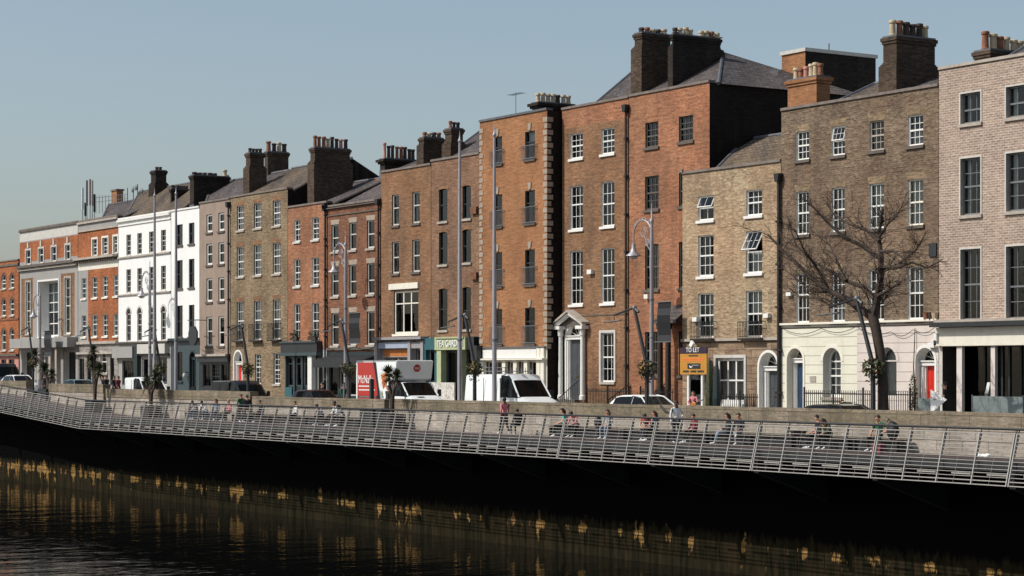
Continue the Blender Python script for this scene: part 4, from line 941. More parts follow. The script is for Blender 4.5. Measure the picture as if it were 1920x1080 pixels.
# ================================================================ street furniture
def P(px, py, Y): return Vector((xat(px, Y), Y, zat(px, py, Y)))
YP = 53.35
for px, yt, lab in ((290, 370, 'tall slim grey flagpole before the white four-bay house'), (330, 366, 'tall grey flagpole where the two white houses meet'),
                    (862, 268, 'tall bare grey flagpole beside the green shopfront'), (927, 257, 'tall bare grey flagpole in front of the white van')):
    x = xat(px, YP); z0 = gz(x); zt = zat(px, yt, YP)
    o = thing('flagpole', lab, 'flagpole', (x, YP, z0), 'flagpoles along the quay wall')
    q = MB(); q.tube([(x,YP,z0), (x,YP,z0+.8), (x,YP,z0+.82), (x,YP,zt*.5), (x,YP,zt)], [.145,.14,.115,.10,.06], 'pole_grey', 12); q.build('pole', o, smooth=40)
    q = MB(); q.lathe(x, YP, [(.05,zt),(.09,zt+.06),(.09,zt+.14),(.04,zt+.2),(.025,zt+.38),(.005,zt+.6)], 'pole_grey', 8); q.build('finial', o, smooth=40)
    q = MB(); zc = zat(px, 640, YP); q.lathe(x, YP, [(.10,zc),(.135,zc+.02),(.135,zc+.12),(.10,zc+.14)], 'steel_mid', 10); q.build('collar', o)
# ornate swan-neck street lamps on the house side
YL = 60.25
def street_lamp(px, lab, zt):
    x = xat(px, YL); z0 = gz(x); o = thing('street_lamp', lab, 'street lamp', (x, YL, z0), 'ornate street lamps')
    q = MB(); q.tube([(x,YL,z0),(x,YL,z0+.9),(x,YL,z0+1.0),(x,YL,z0+1.05),(x,YL,zt-3.2),(x,YL,zt-3.1),(x,YL,zt-1.0)], [.19,.17,.17,.12,.095,.12,.07], 'pole_grey', 10)
    for f in (.35, .55, .8): z = z0 + (zt - 3.2 - z0)*f; q.lathe(x, YL, [(.09,z),(.13,z+.03),(.13,z+.09),(.09,z+.12)], 'steel_mid', 8)
    q.build('pole', o, smooth=40)
    q = MB(); q.lathe(x, YL, [(.06,zt-1.0),(.1,zt-.9),(.1,zt-.8),(.03,zt-.7),(.05,zt-.4),(.02,zt-.3),(.03,zt-.1),(.004,zt+.05)], 'pole_grey', 8); q.build('finial', o, smooth=40)
    rr = .74; cx = x - rr; cz = zt - 1.5; arc = [(cx + rr*math.cos(PI*k/12), YL, cz + rr*math.sin(PI*k/12)) for k in range(13)]
    q = MB(); q.tube([(x,YL,cz-.6)] + arc + [(cx-rr,YL,cz-.35)], .04, 'pole_grey', 8)
    for k in range(1, 8):
        a = PI*(.08 + .1*k); q.ball((cx + (rr+.07)*math.cos(a), YL, cz + (rr+.07)*math.sin(a)), .05, 'pole_grey', 6, 4)
    for c, r_ in (((cx + .12, cz + .12), .3), ((cx + .38, cz - .38), .2)):
        q.tube([(c[0] + r_*(1-.035*k)*math.cos(.5*k), YL, c[1] + r_*(1-.035*k)*math.sin(.5*k)) for k in range(20)], .022, 'pole_grey', 5)
    q.tube([(x,YL,cz-.9),(x-.35,YL,cz-.5),(cx+.1,YL,cz+.1)], .025, 'pole_grey', 5)
    q.build('swan_neck', o, smooth=50)
    bx, bz = cx - rr, cz - .35
    q = MB(); q.lathe(bx, YL, [(.05,bz+.02),(.09,bz),(.1,bz-.22),(.13,bz-.28),(.17,bz-.42),(.36,bz-.56),(.38,bz-.6),(.35,bz-.6),(.26,bz-.54)], 'pole_grey', 14); sh = q.build('lamp_shade', o, smooth=40)
    q = MB(); q.ball((bx,YL,bz-.6), (.24,.24,.17), 'lamp_glass', 10, 6); q.build('lamp_bowl', sh, smooth=60)
ZL = zat(1222, 381, YL)
street_lamp(1222, 'tall ornate swan-neck street lamp behind the white hatchback, bell lamp hanging left', ZL)
street_lamp(648, 'ornate swan-neck street lamp before the dark red brick house', zat(648, 432, YL))
street_lamp(281, 'ornate swan-neck street lamp before the white four-bay house', zat(281, 490, YL))
street_lamp(75, 'ornate swan-neck street lamp before the grey rendered hall', zat(75, 536, YL))
def banner(pa, pb, ref, yt, yb, lab, up=.25):
    xa, xb = xat(pa, YL), xat(pb, YL); z1, z0 = zat(ref, yt, YL), zat(ref, yb, YL)
    o = thing('banner', lab, 'banner', (xa, YL, z0), 'banners on the street lamps')
    q = MB(); n = 6
    for k in range(n):
        y0, y1 = YL + .04*math.sin(k*1.3), YL + .04*math.sin((k+1)*1.3); u, v = z0 + (z1-z0)*k/n, z0 + (z1-z0)*(k+1)/n
        q.face([(xa,y0,u),(xb,y0,u),(xb,y1,v),(xa,y1,v)], 'cloth_charcoal' if k in (0, 4) else 'cloth_black'); q.face([(xa,y0+.012,u),(xa,y1+.012,v),(xb,y1+.012,v),(xb,y0+.012,u)], 'plastic_dark')
    q.build('cloth', o)
    for z in (z0, z1): q = MB(); q.tube([(xa-.25,YL,z),(xb+.05,YL,z)], .02, 'steel_mid', 5); q.build('bracket_arm', o)
banner(1233, 1257, 1245, 566, 641, 'dark hanging banner on the tall lamp beside the columned porch')
banner(655, 674, 664, 587, 644, 'dark hanging banner on the lamp before the dark red brick house')
banner(83, 96, 90, 620, 668, 'small dark banner on the lamp before the grey rendered hall')
# cranked black boardwalk lamps, each with a flower basket at its elbow
rnd = random.Random(5)
labs = {1637: 'next to the bare tree', 1213: 'before the white hatchback', 890: 'in front of the white van', 655: 'left of the red box truck', 465: 'before the brown brick house',
        300: 'beside the pale van before the white house', 175: 'before the orange brick house with dentils', 62: 'before the grey rendered hall'}
for px, lab in labs.items():
    x = xat(px, YP + .2); Y = YP + .2; z0 = gz(x)
    o = thing('boardwalk_lamp', 'cranked black lamp post ' + lab, 'street lamp', (x, Y, z0), 'cranked boardwalk lamps')
    q = MB(); q.tube([(x,Y,z0),(x,Y,z0+2.6),(x-.04,Y,z0+2.75),(x-.92,Y,z0+5.15)], [.1,.09,.085,.07], 'plastic_dark', 8); q.build('pole', o, smooth=40)
    q = MB(); q.tube([(x-.92,Y,z0+5.15),(x-2.45,Y,z0+4.85)], [.055,.04], 'plastic_dark', 7); q.ball((x-.9,Y,z0+5.15), .11, 'steel_mid'); q.tube([(x-.92,Y,z0+5.15),(x-.6,Y,z0+4.95)], .06, 'plastic_dark', 6); q.tube([(x-2.42,Y,z0+4.85),(x-2.4,Y,z0+4.6)], .02, 'plastic_dark', 5); q.build('arm', o)
    q = MB(); q.tube([(x-1.9,Y,z0+4.63),(x-3.2,Y,z0+4.55)], [.07,.05], 'steel_mid', 8, flat=.5); q.build('lamp_head', o)
    q = MB(); c = Vector((x, Y, z0 + 2.55)); leaves(q, c, (.42,.42,.36), 260, .17, 'foliage', rnd, 'foliage_dry'); leaves(q, c + Vector((0,-.1,.05)), (.45,.4,.3), 60, .12, 'flower_mix', rnd); leaves(q, c - Vector((0,0,.3)), (.3,.3,.4), 80, .14, 'bark_dark', rnd)
    tag(q.build('flower_basket', loc=c), 'round flower basket on the cranked lamp ' + lab, 'flower basket', 'flower baskets on the boardwalk lamps')
# TO LET board on two white posts
YS = 60.1
xa, xb = xat(1275, YS), xat(1325, YS); z1, zm, z0 = zat(1300, 652, YS), zat(1300, 663, YS), zat(1300, 702, YS)
o = thing('letting_sign', 'yellow and purple letting board on two white posts before the tan brick house', 'sign', ((xa+xb)/2, YS, 0))
q = MB(); q.box(xa, xb, YS, YS + .05, z0, z1, 'sign_yellow'); bo = q.build('board', o)
q = MB(); q.box(xa - .01, xb + .01, YS - .012, YS + .06, zm, z1 + .01, 'sign_purple'); q.build('header', bo)
q = MB(); w = xb - xa; q.box(xa + w*.29, xa + w*.77, YS - .012, YS - .001, z0 + (zm-z0)*.27, z0 + (zm-z0)*.53, 'plastic_dark'); q.prism([(xa+w*.34, z0+(zm-z0)*.44), (xa+w*.40, z0+(zm-z0)*.31), (xa+w*.5, z0+(zm-z0)*.37), (xa+w*.41, z0+(zm-z0)*.38)], 'y', YS - .018, YS - .013, 'letter_white'); q.box(xa+w*.45, xa+w*.72, YS - .018, YS - .013, z0+(zm-z0)*.42, z0+(zm-z0)*.46, 'letter_pale')
for a, b, f in ((.33,.68,.9), (.1,.9,.76), (.1,.88,.68), (.12,.34,.13), (.4,.62,.13), (.66,.9,.13)): q.box(xa + w*a, xa + w*b, YS - .008, YS - .001, z0 + (zm-z0)*f - .03, z0 + (zm-z0)*f + (.03 if f != .13 else .06), 'truck_orange' if .6 < f < .8 else 'letter_dark')
q.build('panel_print', bo)
text('lettering', 'TO LET', o, ((xa+xb)/2, YS - .03, zm + .07), .3, 'letter_white', w*.5, .02, 'CENTER')
for px in (1291, 1317):
    q = MB(); x = xat(px, YS + .1); q.box(x - .06, x + .06, YS + .06, YS + .16, 0, z1 - .1, 'white_paint'); q.build('post', o)
q = MB(); x = xat(1296, YS); q.prism([(x-.15, z1+.12), (x, z1+.02), (x+.18, z1+.2), (x, z1+.34)], 'y', YS - .02, YS + .08, 'letter_white'); q.build('lamp_head', o)
# iron area railings on stone plinths
def area_railing(pa, pb, Y, h, lab, z0=0.0, ret=None):
    xa, xb = xat(pa, Y), xat(pb, Y); o = thing('area_railing', lab, 'railing', (xa, Y, z0), 'iron area railings')
    q = MB(); q.box(xa, xb, Y - .12, Y + .12, z0 - .1, z0 + .18, 'stone_trim'); q.build('plinth', o)
    q = MB(); n = max(2, int((xb-xa)/.135))
    for k in range(n + 1):
        x = xa + .04 + (xb-xa-.08)*k/n; t = .035 if k % 14 == 0 else .013
        q.box(x - t/1.4, x + t/1.4, Y - t, Y + t, z0 + .18, z0 + h + (.12 if k % 14 else .25), 'black_iron')
    q.box(xa, xb, Y - .02, Y + .02, z0 + h - .05, z0 + h, 'black_iron'); q.box(xa, xb, Y - .018, Y + .018, z0 + .3, z0 + .34, 'black_iron')
    q.build('bars', o)
area_railing(1098, 1182, 61.1, 1.45, 'black iron area railing below the white sash window beside the pedimented doorcase')
area_railing(1200, 1262, 61.0, 1.45, 'black iron area railing behind the white hatchback roof')
area_railing(1338, 1421, 59.9, 1.3, 'black iron railing before the wide white ground floor window of the tan house')
area_railing(1507, 1640, 59.9, 1.5, 'black iron railing before the cream arched window')
area_railing(1646, 1712, 59.9, 1.5, 'black iron railing between the tree trunk and the red door')
for (pa, pb), z, lab, m in (((1056, 1100), .95, 'flight of stone steps up to the pedimented doorcase', 'stone_dark'), ((1196, 1262), .8, 'pale sandstone steps beside the columned porch', 'quoin_stone')):
    o = thing('doorstep', lab, 'steps', (xat(pa, 62.9), 61.4, 0)); q = MB()
    for k in range(5): q.box(xat(pa, 62.9), xat(pb, 62.9), 61.1 + .26*k, 62.43, z*k/5 + .002*k, z*(k+1)/5, m)
    q.build('tread', o)
    for x in (xat(pa, 62.9), xat(pb, 62.9)):
        q = MB()
        for k in range(10): y = 61.1 + .133*k; zz = z*(k*.1); q.box(x - .012, x + .012, y - .012, y + .012, zz, zz + 1.0, 'black_iron')
        q.tube([(x, 61.1, 1.0), (x, 62.4, z + 1.0)], .025, 'black_iron', 5); q.build('handrail', o)
# low paved terrace with canvas wind screens outside the glazed block
TZ = .24
q = MB(); q.box(xat(1716, 58.8), xat(1990, 58.8), 57.4, 60.9, -.05, TZ, 'paving'); tag(q.build('terrace', loc=(xat(1850, 58.8), 58.8, 0)), 'low paved terrace in front of the glazed shopfront at the right', 'terrace')
def screen(pa, pb, Y, h, lab):
    xa, xb = xat(pa, Y), xat(pb, Y); o = thing('wind_screen', lab, 'screen', ((xa+xb)/2, Y, TZ), 'grey canvas wind screens')
    q = MB(); n = 8
    for k in range(n):
        u, v = xa + (xb-xa)*k/n, xa + (xb-xa)*(k+1)/n; du, dv = .05*math.sin(PI*k/n), .05*math.sin(PI*(k+1)/n)
        q.face([(u,Y+du,TZ+.08),(v,Y+dv,TZ+.08),(v,Y+dv*.4,TZ+h),(u,Y+du*.4,TZ+h)], 'canvas_grey'); q.face([(u,Y+du+.02,TZ+.08),(u,Y+du*.4+.02,TZ+h),(v,Y+dv*.4+.02,TZ+h),(v,Y+dv+.02,TZ+.08)], 'canvas_grey')
    q.build('canvas', o)
    for x in (xa, xb):
        q = MB(); q.tube([(x,Y,TZ),(x,Y,TZ+h+.05)], .03, 'steel_mid', 6); q.box(x-.25, x+.25, Y-.2, Y+.2, TZ, TZ+.03, 'steel_mid'); q.build('post', o)
screen(1720, 1761, 58.8, 1.12, 'short grey canvas wind screen in front of the red door'); screen(1823, 1918, 58.8, 1.24, 'long grey canvas wind screen before the glazed shopfront')
q = MB(); x = xat(1850, 59.6); q.box(x-.35, x+.35, 59.5, 60.0, TZ, 1.1, 'plastic_dark'); q.prism([(x-.05,1.55),(x+.08,2.0),(x+.24,2.0),(x+.11,1.55)], 'y', 59.55, 59.57, 'letter_white'); q.box(x-.04, x+.1, 59.54, 59.58, 1.1, 1.58, 'steel_mid')
tag(q.build('menu_stand', loc=(x, 59.6, 0)), 'white menu card on a dark stand behind the long canvas screen', 'menu stand')
# folded parasols, bins, posts
o = thing('folded_parasol', 'pair of folded dark green parasols right of the letting board', 'parasol', (xat(1332, 59.4), 59.4, 0))
for dx in (0, .55):
    q = MB(); x = xat(1330, 59.4) + dx; q.lathe(x, 59.4, [(.05,0),(.05,.5),(.16,.6),(.2,1.2),(.12,2.4),(.03,3.0)], 'teal_dark' if dx else 'foliage', 9); q.build('parasol_cloth', o)
for px, h, lab, w in ((697, 1.95, 'black square post in front of the red side of the box truck', .09), (645, 1.75, 'slim grey sign post by the shop doors left of the box truck', .04)):
    Y = 53.6; x = xat(px, Y); q = MB(); q.box(x-w, x+w, Y-w, Y+w, 0, h, 'plastic_dark' if w > .05 else 'steel_mid'); q.lathe(x, Y, [(w*1.2,h),(w*1.3,h+.05),(.01,h+.1)], 'plastic_dark', 8); tag(q.build('street_post', loc=(x,Y,0)), lab, 'post')
# benches and planters against the wall on the boardwalk
YB = 51.9
def bench(pa, pb, lab, back=True):
    xa, xb = xat(pa, YB), xat(pb, YB); o = thing('bench', lab, 'bench', ((xa+xb)/2, YB, DZ), 'dark benches along the boardwalk')
    q = MB()
    for k in range(4): q.box(xa, xb, YB - .25 + .13*k, YB - .14 + .13*k, DZ + .42, DZ + .46, 'bark_dark')
    q.build('seat', o)
    q = MB(); q.box(xa + .02, xb - .02, YB - .12, YB + .22, DZ + .04, DZ + .41, 'plastic_dark'); q.build('base', o)
    n = max(2, int((xb-xa)/1.8))
    for k in range(n + 1):
        q = MB(); x = xa + .1 + (xb-xa-.2)*k/n; q.box(x-.04, x+.04, YB-.22, YB-.125, DZ, DZ+.42, 'plastic_dark'); q.build('leg', o)
for pa, pb, lab in ((352, 420, 'bench under the three people nearest the far end'), (440, 510, 'bench beside the person in the green jacket'), (516, 680, 'long bench under the group left of the box truck'), (1036, 1178, 'bench under the person in teal'),
                    (1184, 1334, 'bench behind the man in the white shirt'), (1338, 1494, 'bench under the couple in blue jeans'), (1500, 1600, 'bench under the two dark coats'), (1606, 1692, 'bench under the man in the green top')):
    bench(pa, pb, 'dark slatted boardwalk ' + lab)
def blades(q, c, n, ln, wd, rnd, m, droop=.5, up=.3):
    for i in range(n):
        a = rnd.uniform(0, 2*PI); e = rnd.uniform(-.4, 1.4); L = ln*rnd.uniform(.7, 1.1); d = Vector((math.cos(a)*math.cos(e), math.sin(a)*math.cos(e), math.sin(e)))
        s = Vector((-math.sin(a), math.cos(a), 0)); p = Vector(c); prev = None; mm = m if rnd.random() < .8 else 'foliage_dry'
        for k in range(4):
            w = wd*(.7, 1, .7, .05)[k]; pp = p + d*L*k/3 - Vector((0,0,droop*L*(k/3)**2*.5))
            if prev: q.face([prev[0] - s*prev[1], prev[0] + s*prev[1], pp + s*w, pp - s*w], mm)
            prev = (pp, w)
def cordyline(px, heads, lab, seed, pot=True, Y=51.75, m='foliage'):
    x = xat(px, Y); z0 = dz(x); rn = random.Random(seed); o = thing('cabbage_palm', lab, 'palm', (x, Y, z0), 'potted palms on the boardwalk')
    q = MB(); hs = []
    for hx, hy, r in heads:
        h = P(hx, hy, Y); hs.append((h, r)); q.tube([(x,Y,z0+.4), (x+(h.x-x)*.2,Y,z0+(h.z-z0)*.6), h], [.1,.085,.06], 'bark_dark', 7)
    q.build('trunk', o, smooth=60)
    q = MB()
    for h, r in hs: blades(q, h, 190, r, .035, rn, m)
    for h, r in hs: blades(q, h - Vector((0,0,.3)), 50, r*.8, .035, rn, 'bark', 1.6)
    q.build('crown', o)
    q = MB(); w = .55; q.prism([(x-w,z0),(x+w,z0),(x+w*1.1,z0+.75),(x-w*1.1,z0+.75)], 'y', Y-.45, Y+.45, 'plastic_dark'); q.build('planter', o)
cordyline(735, ((728, 700, .62), (744, 704, .5)), 'spiky palm with bare dark trunk in front of the box truck', 1)
cordyline(283, ((276, 716, .7), (292, 708, .75)), 'dark bushy palm in front of the pale van', 2)
cordyline(178, ((172, 676, .75), (186, 692, .7), (176, 656, .5)), 'dark two-headed palm before the orange brick house with dentils', 3)
cordyline(92, ((66, 664, .6), (84, 692, .8), (98, 700, .55)), 'sprawling dark palm before the grey rendered hall', 4, Y=53.2)
for pa, pb, h, lab in ((714, 724, .95, 'tall dark litter bin in the gap of the wall beside the palm'), (684, 709, .9, 'low dark planter box beside the wall gap'), (1494, 1500, .6, 'small dark bin at the end of a bench')):
    Y = 52.1; xa, xb = xat(pa, Y), xat(pb, Y); q = MB(); q.box(xa, xb, Y-.3, Y+.3, DZ, DZ+h, 'plastic_dark'); q.box(xa-.03, xb+.03, Y-.33, Y+.33, DZ+h+.001, DZ+h+.06, 'dark_paint')
    tag(q.build('litter_bin' if pb-pa < 15 else 'planter', loc=((xa+xb)/2, Y, DZ)), lab, 'bin' if pb-pa < 15 else 'planter')
# bare street tree
YT = 54.0
o = thing('bare_tree', 'leafless gnarled street tree with wide twiggy crown before the umber brick house', 'tree', (xat(1656, YT), YT, 0))
rt = random.Random(11)
q = MB(); tr = [Vector((xat(1657, YT), YT, -.05))] + [P(a, b, YT) for a, b in ((1656,765),(1655,715),(1650,660),(1643,620),(1637,596),(1634,578))]
q.tube(tr, [.27,.215,.19,.185,.19,.2,.12], 'bark_dark', 10); q.build('trunk', o, smooth=60)
limbs = [([(1637,598),(1645,562),(1651,520),(1652,480),(1648,450),(1650,425),(1655,392)], .125, .3), ([(1636,596),(1612,578),(1588,562),(1560,548),(1532,530),(1500,500),(1468,470),(1440,440)], .12, -.9),
    ([(1640,560),(1618,538),(1586,526),(1556,508),(1524,490),(1494,462),(1478,420)], .08, .7), ([(1651,485),(1618,462),(1582,444),(1552,418),(1530,394),(1508,372)], .07, -1.2), ([(1650,500),(1680,503),(1710,492),(1740,502),(1768,486)], .06, .8),
    ([(1643,556),(1664,545),(1678,536),(1690,528)], .06, -.4), ([(1651,472),(1674,470),(1696,486),(1718,468),(1736,436)], .05, -1.0), ([(1650,442),(1664,420),(1682,404),(1692,384)], .045, .6), ([(1649,452),(1622,430),(1592,420),(1562,400),(1548,376)], .055, 1.1),
    ([(1590,563),(1560,575),(1535,560),(1500,556),(1478,540)], .045, .5), ([(1556,546),(1530,500),(1508,470),(1490,430)], .05, -1.4), ([(1586,526),(1570,490),(1556,460),(1530,440)], .045, 1.3), ([(1560,548),(1524,548),(1490,520),(1464,500)], .04, .2)]
crown = MB()
def twig(p, d, L, r, lev):
    n = 4; pts = [p]; dd = d.copy()
    for k in range(n):
        dd = (dd + Vector((rt.uniform(-.35,.35), rt.uniform(-.35,.35), rt.uniform(-.3,.28)))).normalized(); pts.append(pts[-1] + dd*L/n)
    crown.tube(pts, [r*(1 - .7*k/n) for k in range(n+1)], 'bark_dark', 4 if lev == 0 else 3, False)
    if lev < 2:
        for k in range(1, n+1):
            for _ in range(2 if (lev == 0 and k % 2) else 1):
                nd = (dd + Vector((rt.uniform(-1,1), rt.uniform(-1,1), rt.uniform(-.6,.9)))*.9).normalized(); twig(pts[k], nd, L*rt.uniform(.45,.75), max(.008, r*.6), lev+1)
for pts, r0, dy in limbs:
    n = len(pts); ps = [P(a, b, YT + dy*(k/(n-1))**1.3) for k, (a, b) in enumerate(pts)]
    crown.tube(ps, [1.3*r0*(1 - .74*k/(n-1)) for k in range(n)], 'bark_dark', 7)
    for k in range(1, n):
        for u in range(5):
            f = rt.random(); p = ps[k-1].lerp(ps[k], f); d = (ps[k] - ps[k-1]).normalized()
            nd = (d*.7 + Vector((rt.uniform(-1,1), rt.uniform(-1,1), rt.uniform(-.5,1)))*.8).normalized()
            twig(p, nd, rt.uniform(.4, 1.1)*(.6 if pts[0][0] > 1636 and k > n//2 else 1), max(.016, r0*.26*(1 - .6*k/n)), 0 if u < 2 else 1)
crown.build('crown', o)
# roof clutter behind the dentil house: phone masts, railings, brick stack; razor wire by the black flank
o = thing('phone_mast', 'cluster of white phone antennas on poles above the orange brick house', 'antenna', (xat(165, 66), 66, zat(165, 415, 66)))
for px, yt, w, m in ((155, 352, 2.2, 'white_paint'), (163, 338, 1.2, 'steel_mid'), (169, 336, 1.2, 'pot_pink'), (173, 338, 2, 'dull_white'), (160, 380, 2, 'plastic_dark'), (177, 364, 2, 'plastic_dark')):
    Y = 66; x = xat(px, Y); w_ = w/48; z1 = zat(px, yt, Y); q = MB(); zb = zat(px, 425, Y); q.tube([(x,Y,zb),(x,Y,z1-.3)], .035, 'steel_mid', 5); q.box(x-w_, x+w_, Y-.08, Y+.08, zb + (z1-zb)*.45, z1, m); q.build('antenna_panel', o)
q = MB(); Y = 66.5
for px in range(180, 240, 6): x = xat(px, Y); q.tube([(x,Y,zat(px,400,Y)),(x,Y,zat(px,366,Y))], .025, 'steel_mid', 4)
for yy in (368, 376): q.tube([P(180,yy+3,Y), P(238,yy-4,Y)], .02, 'steel_mid', 4)
tag(q.build('roof_railing', loc=P(200,390,Y)), 'thin grey safety railing on the roof beside the phone masts', 'railing')
Y = 67; xa, xb = xat(209, Y), xat(219, Y); yb = yon(231, xb); q = MB(); q.box(xa, xb, Y, yb, zat(214,420,Y), zat(214,358,Y), 'brick_copper'); q.box(xa-.08, xb+.08, Y-.08, yb+.08, zat(214,358,Y)+.002, zat(214,355,Y), 'coping')
tag(q.build('brick_stack', loc=(xa, Y, zat(214,420,Y))), 'short orange brick stack on the roof behind the dentil cornice', 'chimney')
o = thing('dish_mast', 'cluster of small dishes on a mast left of the dark stone chimney', 'antenna', P(256, 400, 66))
Y = 66
for px, yt in ((250, 350), (258, 345), (262, 358), (239, 352)): q = MB(); q.tube([P(px,400,Y), P(px,yt,Y)], .04, 'steel_mid', 5); q.build('mast', o)
for px, py in ((255, 352), (266, 358), (249, 356)): q = MB(); q.ball(P(px, py, Y-.1), (.22,.1,.22), 'steel_mid', 8, 5); q.build('dish', o)
q = MB(); Y = 68.5; pts = [P(1425 + 42*k/120, 148 - 6*k/120, Y) + Vector((0, .3*math.cos(k*.75), .32*math.sin(k*.75))) for k in range(121)]; q.tube(pts, .018, 'steel_mid', 3)
tag(q.build('razor_wire', loc=P(1445,146,Y)), 'coil of razor wire on the roof edge beside the black flank wall', 'wire')

# climbing plant and slack cables on the blush and cream fronts
Y = Y14 - .12; x = xat(1714, Y); rn = random.Random(9); q = MB(); o = thing('climbing_plant', 'dark straggly climber growing up the blush wall left of the red door', 'plant', (x, Y, 0))
q.tube([(x,Y,0),(x+.05,Y,1.5),(x-.03,Y,2.6),(x,Y+.05,4.2)], [.05,.04,.025,.015], 'bark_dark', 6); q.build('stem', o)
q = MB(); leaves(q, (x,Y-.05,1.1), (.24,.12,1.3), 420, .13, 'foliage', rn, 'foliage_dry'); q.build('leaves', o)

def cable(pts, lab, Y):
    ps = [P(a, b, Y) for a, b in pts]; out = []
    for a, b in zip(ps, ps[1:]):
        for k in range(6): f = k/6; out.append(a.lerp(b, f) - Vector((0, 0, .22*math.sin(PI*f))))
    q = MB(); q.tube(out + [ps[-1]], .014, 'black_iron', 4); tag(q.build('cable', loc=ps[0]), lab, 'cable', 'slack cables along the fronts')
cable([(376, 654), (404, 655), (431, 648), (470, 641), (538, 634)], 'slack black cable across the beige and brown brick houses', YF - .1)
cable([(614, 652), (664, 650), (712, 646), (760, 630), (806, 630)], 'slack black cable above the long shop awning', YF - .14)
cable([(1470, 618), (1540, 616), (1606, 612), (1670, 622), (1712, 618), (1757, 610)], 'slack black cable across the cream and blush ground floor', Y14 - .1)
# ================================================================ vehicles (local: +x nose, z up), nose towards +X
def wheel(o, x, y, r, w=.2):
    q = MB(); q.tube([(x,y-w/2,r),(x,y-w/2+.03,r),(x,y+w/2-.03,r),(x,y+w/2,r)], [r*.9,r,r,r*.9], 'rubber', 18); a = q.build('wheel', o, smooth=40)
    q = MB(); s = -1 if y < 0 else 1; q.tube([(x,y+s*(w/2-.02),r),(x,y+s*(w/2+.012),r)], [r*.62,r*.58], 'car_silver', 14)
    for k in range(5): q.tube([(x,y+s*(w/2+.02),r),(x+r*.5*math.cos(k*2*PI/5),y+s*(w/2+.02),r+r*.5*math.sin(k*2*PI/5))], .03, 'steel_mid', 4)
    q.build('rim', a)
def loft(o, st, paint, sg, tg, name='body'):
    """stations (x, zlow, zbelt, ztop, half low, half belt, half top); sg/tg: intervals whose side / top faces are glass"""
    def ring(s):
        x, zl, zb, zt, wl, wb, wt = s; zm = zl + (zb - zl)*.5; h = zt - zb
        r = [(x,-wl,zl), (x,-wb,zm), (x,-wb*.985,zb), (x,-wt,zt-min(.07,h*.3)), (x,-wt*.9,zt-min(.015,h*.1)), (x,-wt*.55,zt)]
        return r + [(a,-b,c) for a, b, c in reversed(r)]
    rs = [ring(s) for s in st]; n = 12; body = MB(); gl = {}
    for i in range(len(rs)-1):
        for j in range(n-1):
            f = [rs[i][j], rs[i+1][j], rs[i+1][j+1], rs[i][j+1]]
            if j in (2, 8) and i in sg: gl.setdefault(('side_window', i, j), []).append(f)
            elif 3 <= j <= 7 and i in tg: gl.setdefault((tg[i], i, 0), []).append(f)
            elif j in (2, 8) and i in tg and i not in sg: gl.setdefault((tg[i], i, 0), []).append(f) if tg[i] == 'windscreen' and False else body.face(f, paint)
            else: body.face(f, paint)
        body.face([rs[i][0], rs[i][11], rs[i+1][11], rs[i+1][0]], 'plastic_dark')
    body.face(list(reversed(rs[0])), paint); body.face(rs[-1], paint)
    b = body.build(name, o, smooth=38)
    for (nm, i, j), fs in gl.items():
        g = MB()
        for f in fs: g.face(f, 'glass_car')
        g.build(nm, o, smooth=30)
        # frame line
    return b
def mirrors(o, x, y, z, m='plastic_dark', h=.2):
    for s in (-1, 1):
        q = MB(); q.tube([(x,s*y,z),(x,s*(y+.14),z+.02)], .025, 'plastic_dark', 5); q.box(x-.05, x+.06, s*(y+.1), s*(y+.3), z-.03, z+h, m); q.build('wing_mirror', o, bevel=.02)
def lights(o, x, y, z, w=.22, h=.14, rear=None):
    for s in (-1, 1):
        q = MB(); q.box(x-.12, x+.012, s*(y-w), s*y, z, z+h, 'headlight'); q.build('headlight', o, bevel=.02)
        if rear is not None: q = MB(); q.box(rear-.012, rear+.08, s*(y-.14), s*y, z+.1, z+.32, 'truck_red'); q.build('tail_light', o, bevel=.015)
def plate(o, x, z): q = MB(); q.box(x, x+.015, -.26, .26, z, z+.11, 'letter_white'); q.build('number_plate', o)
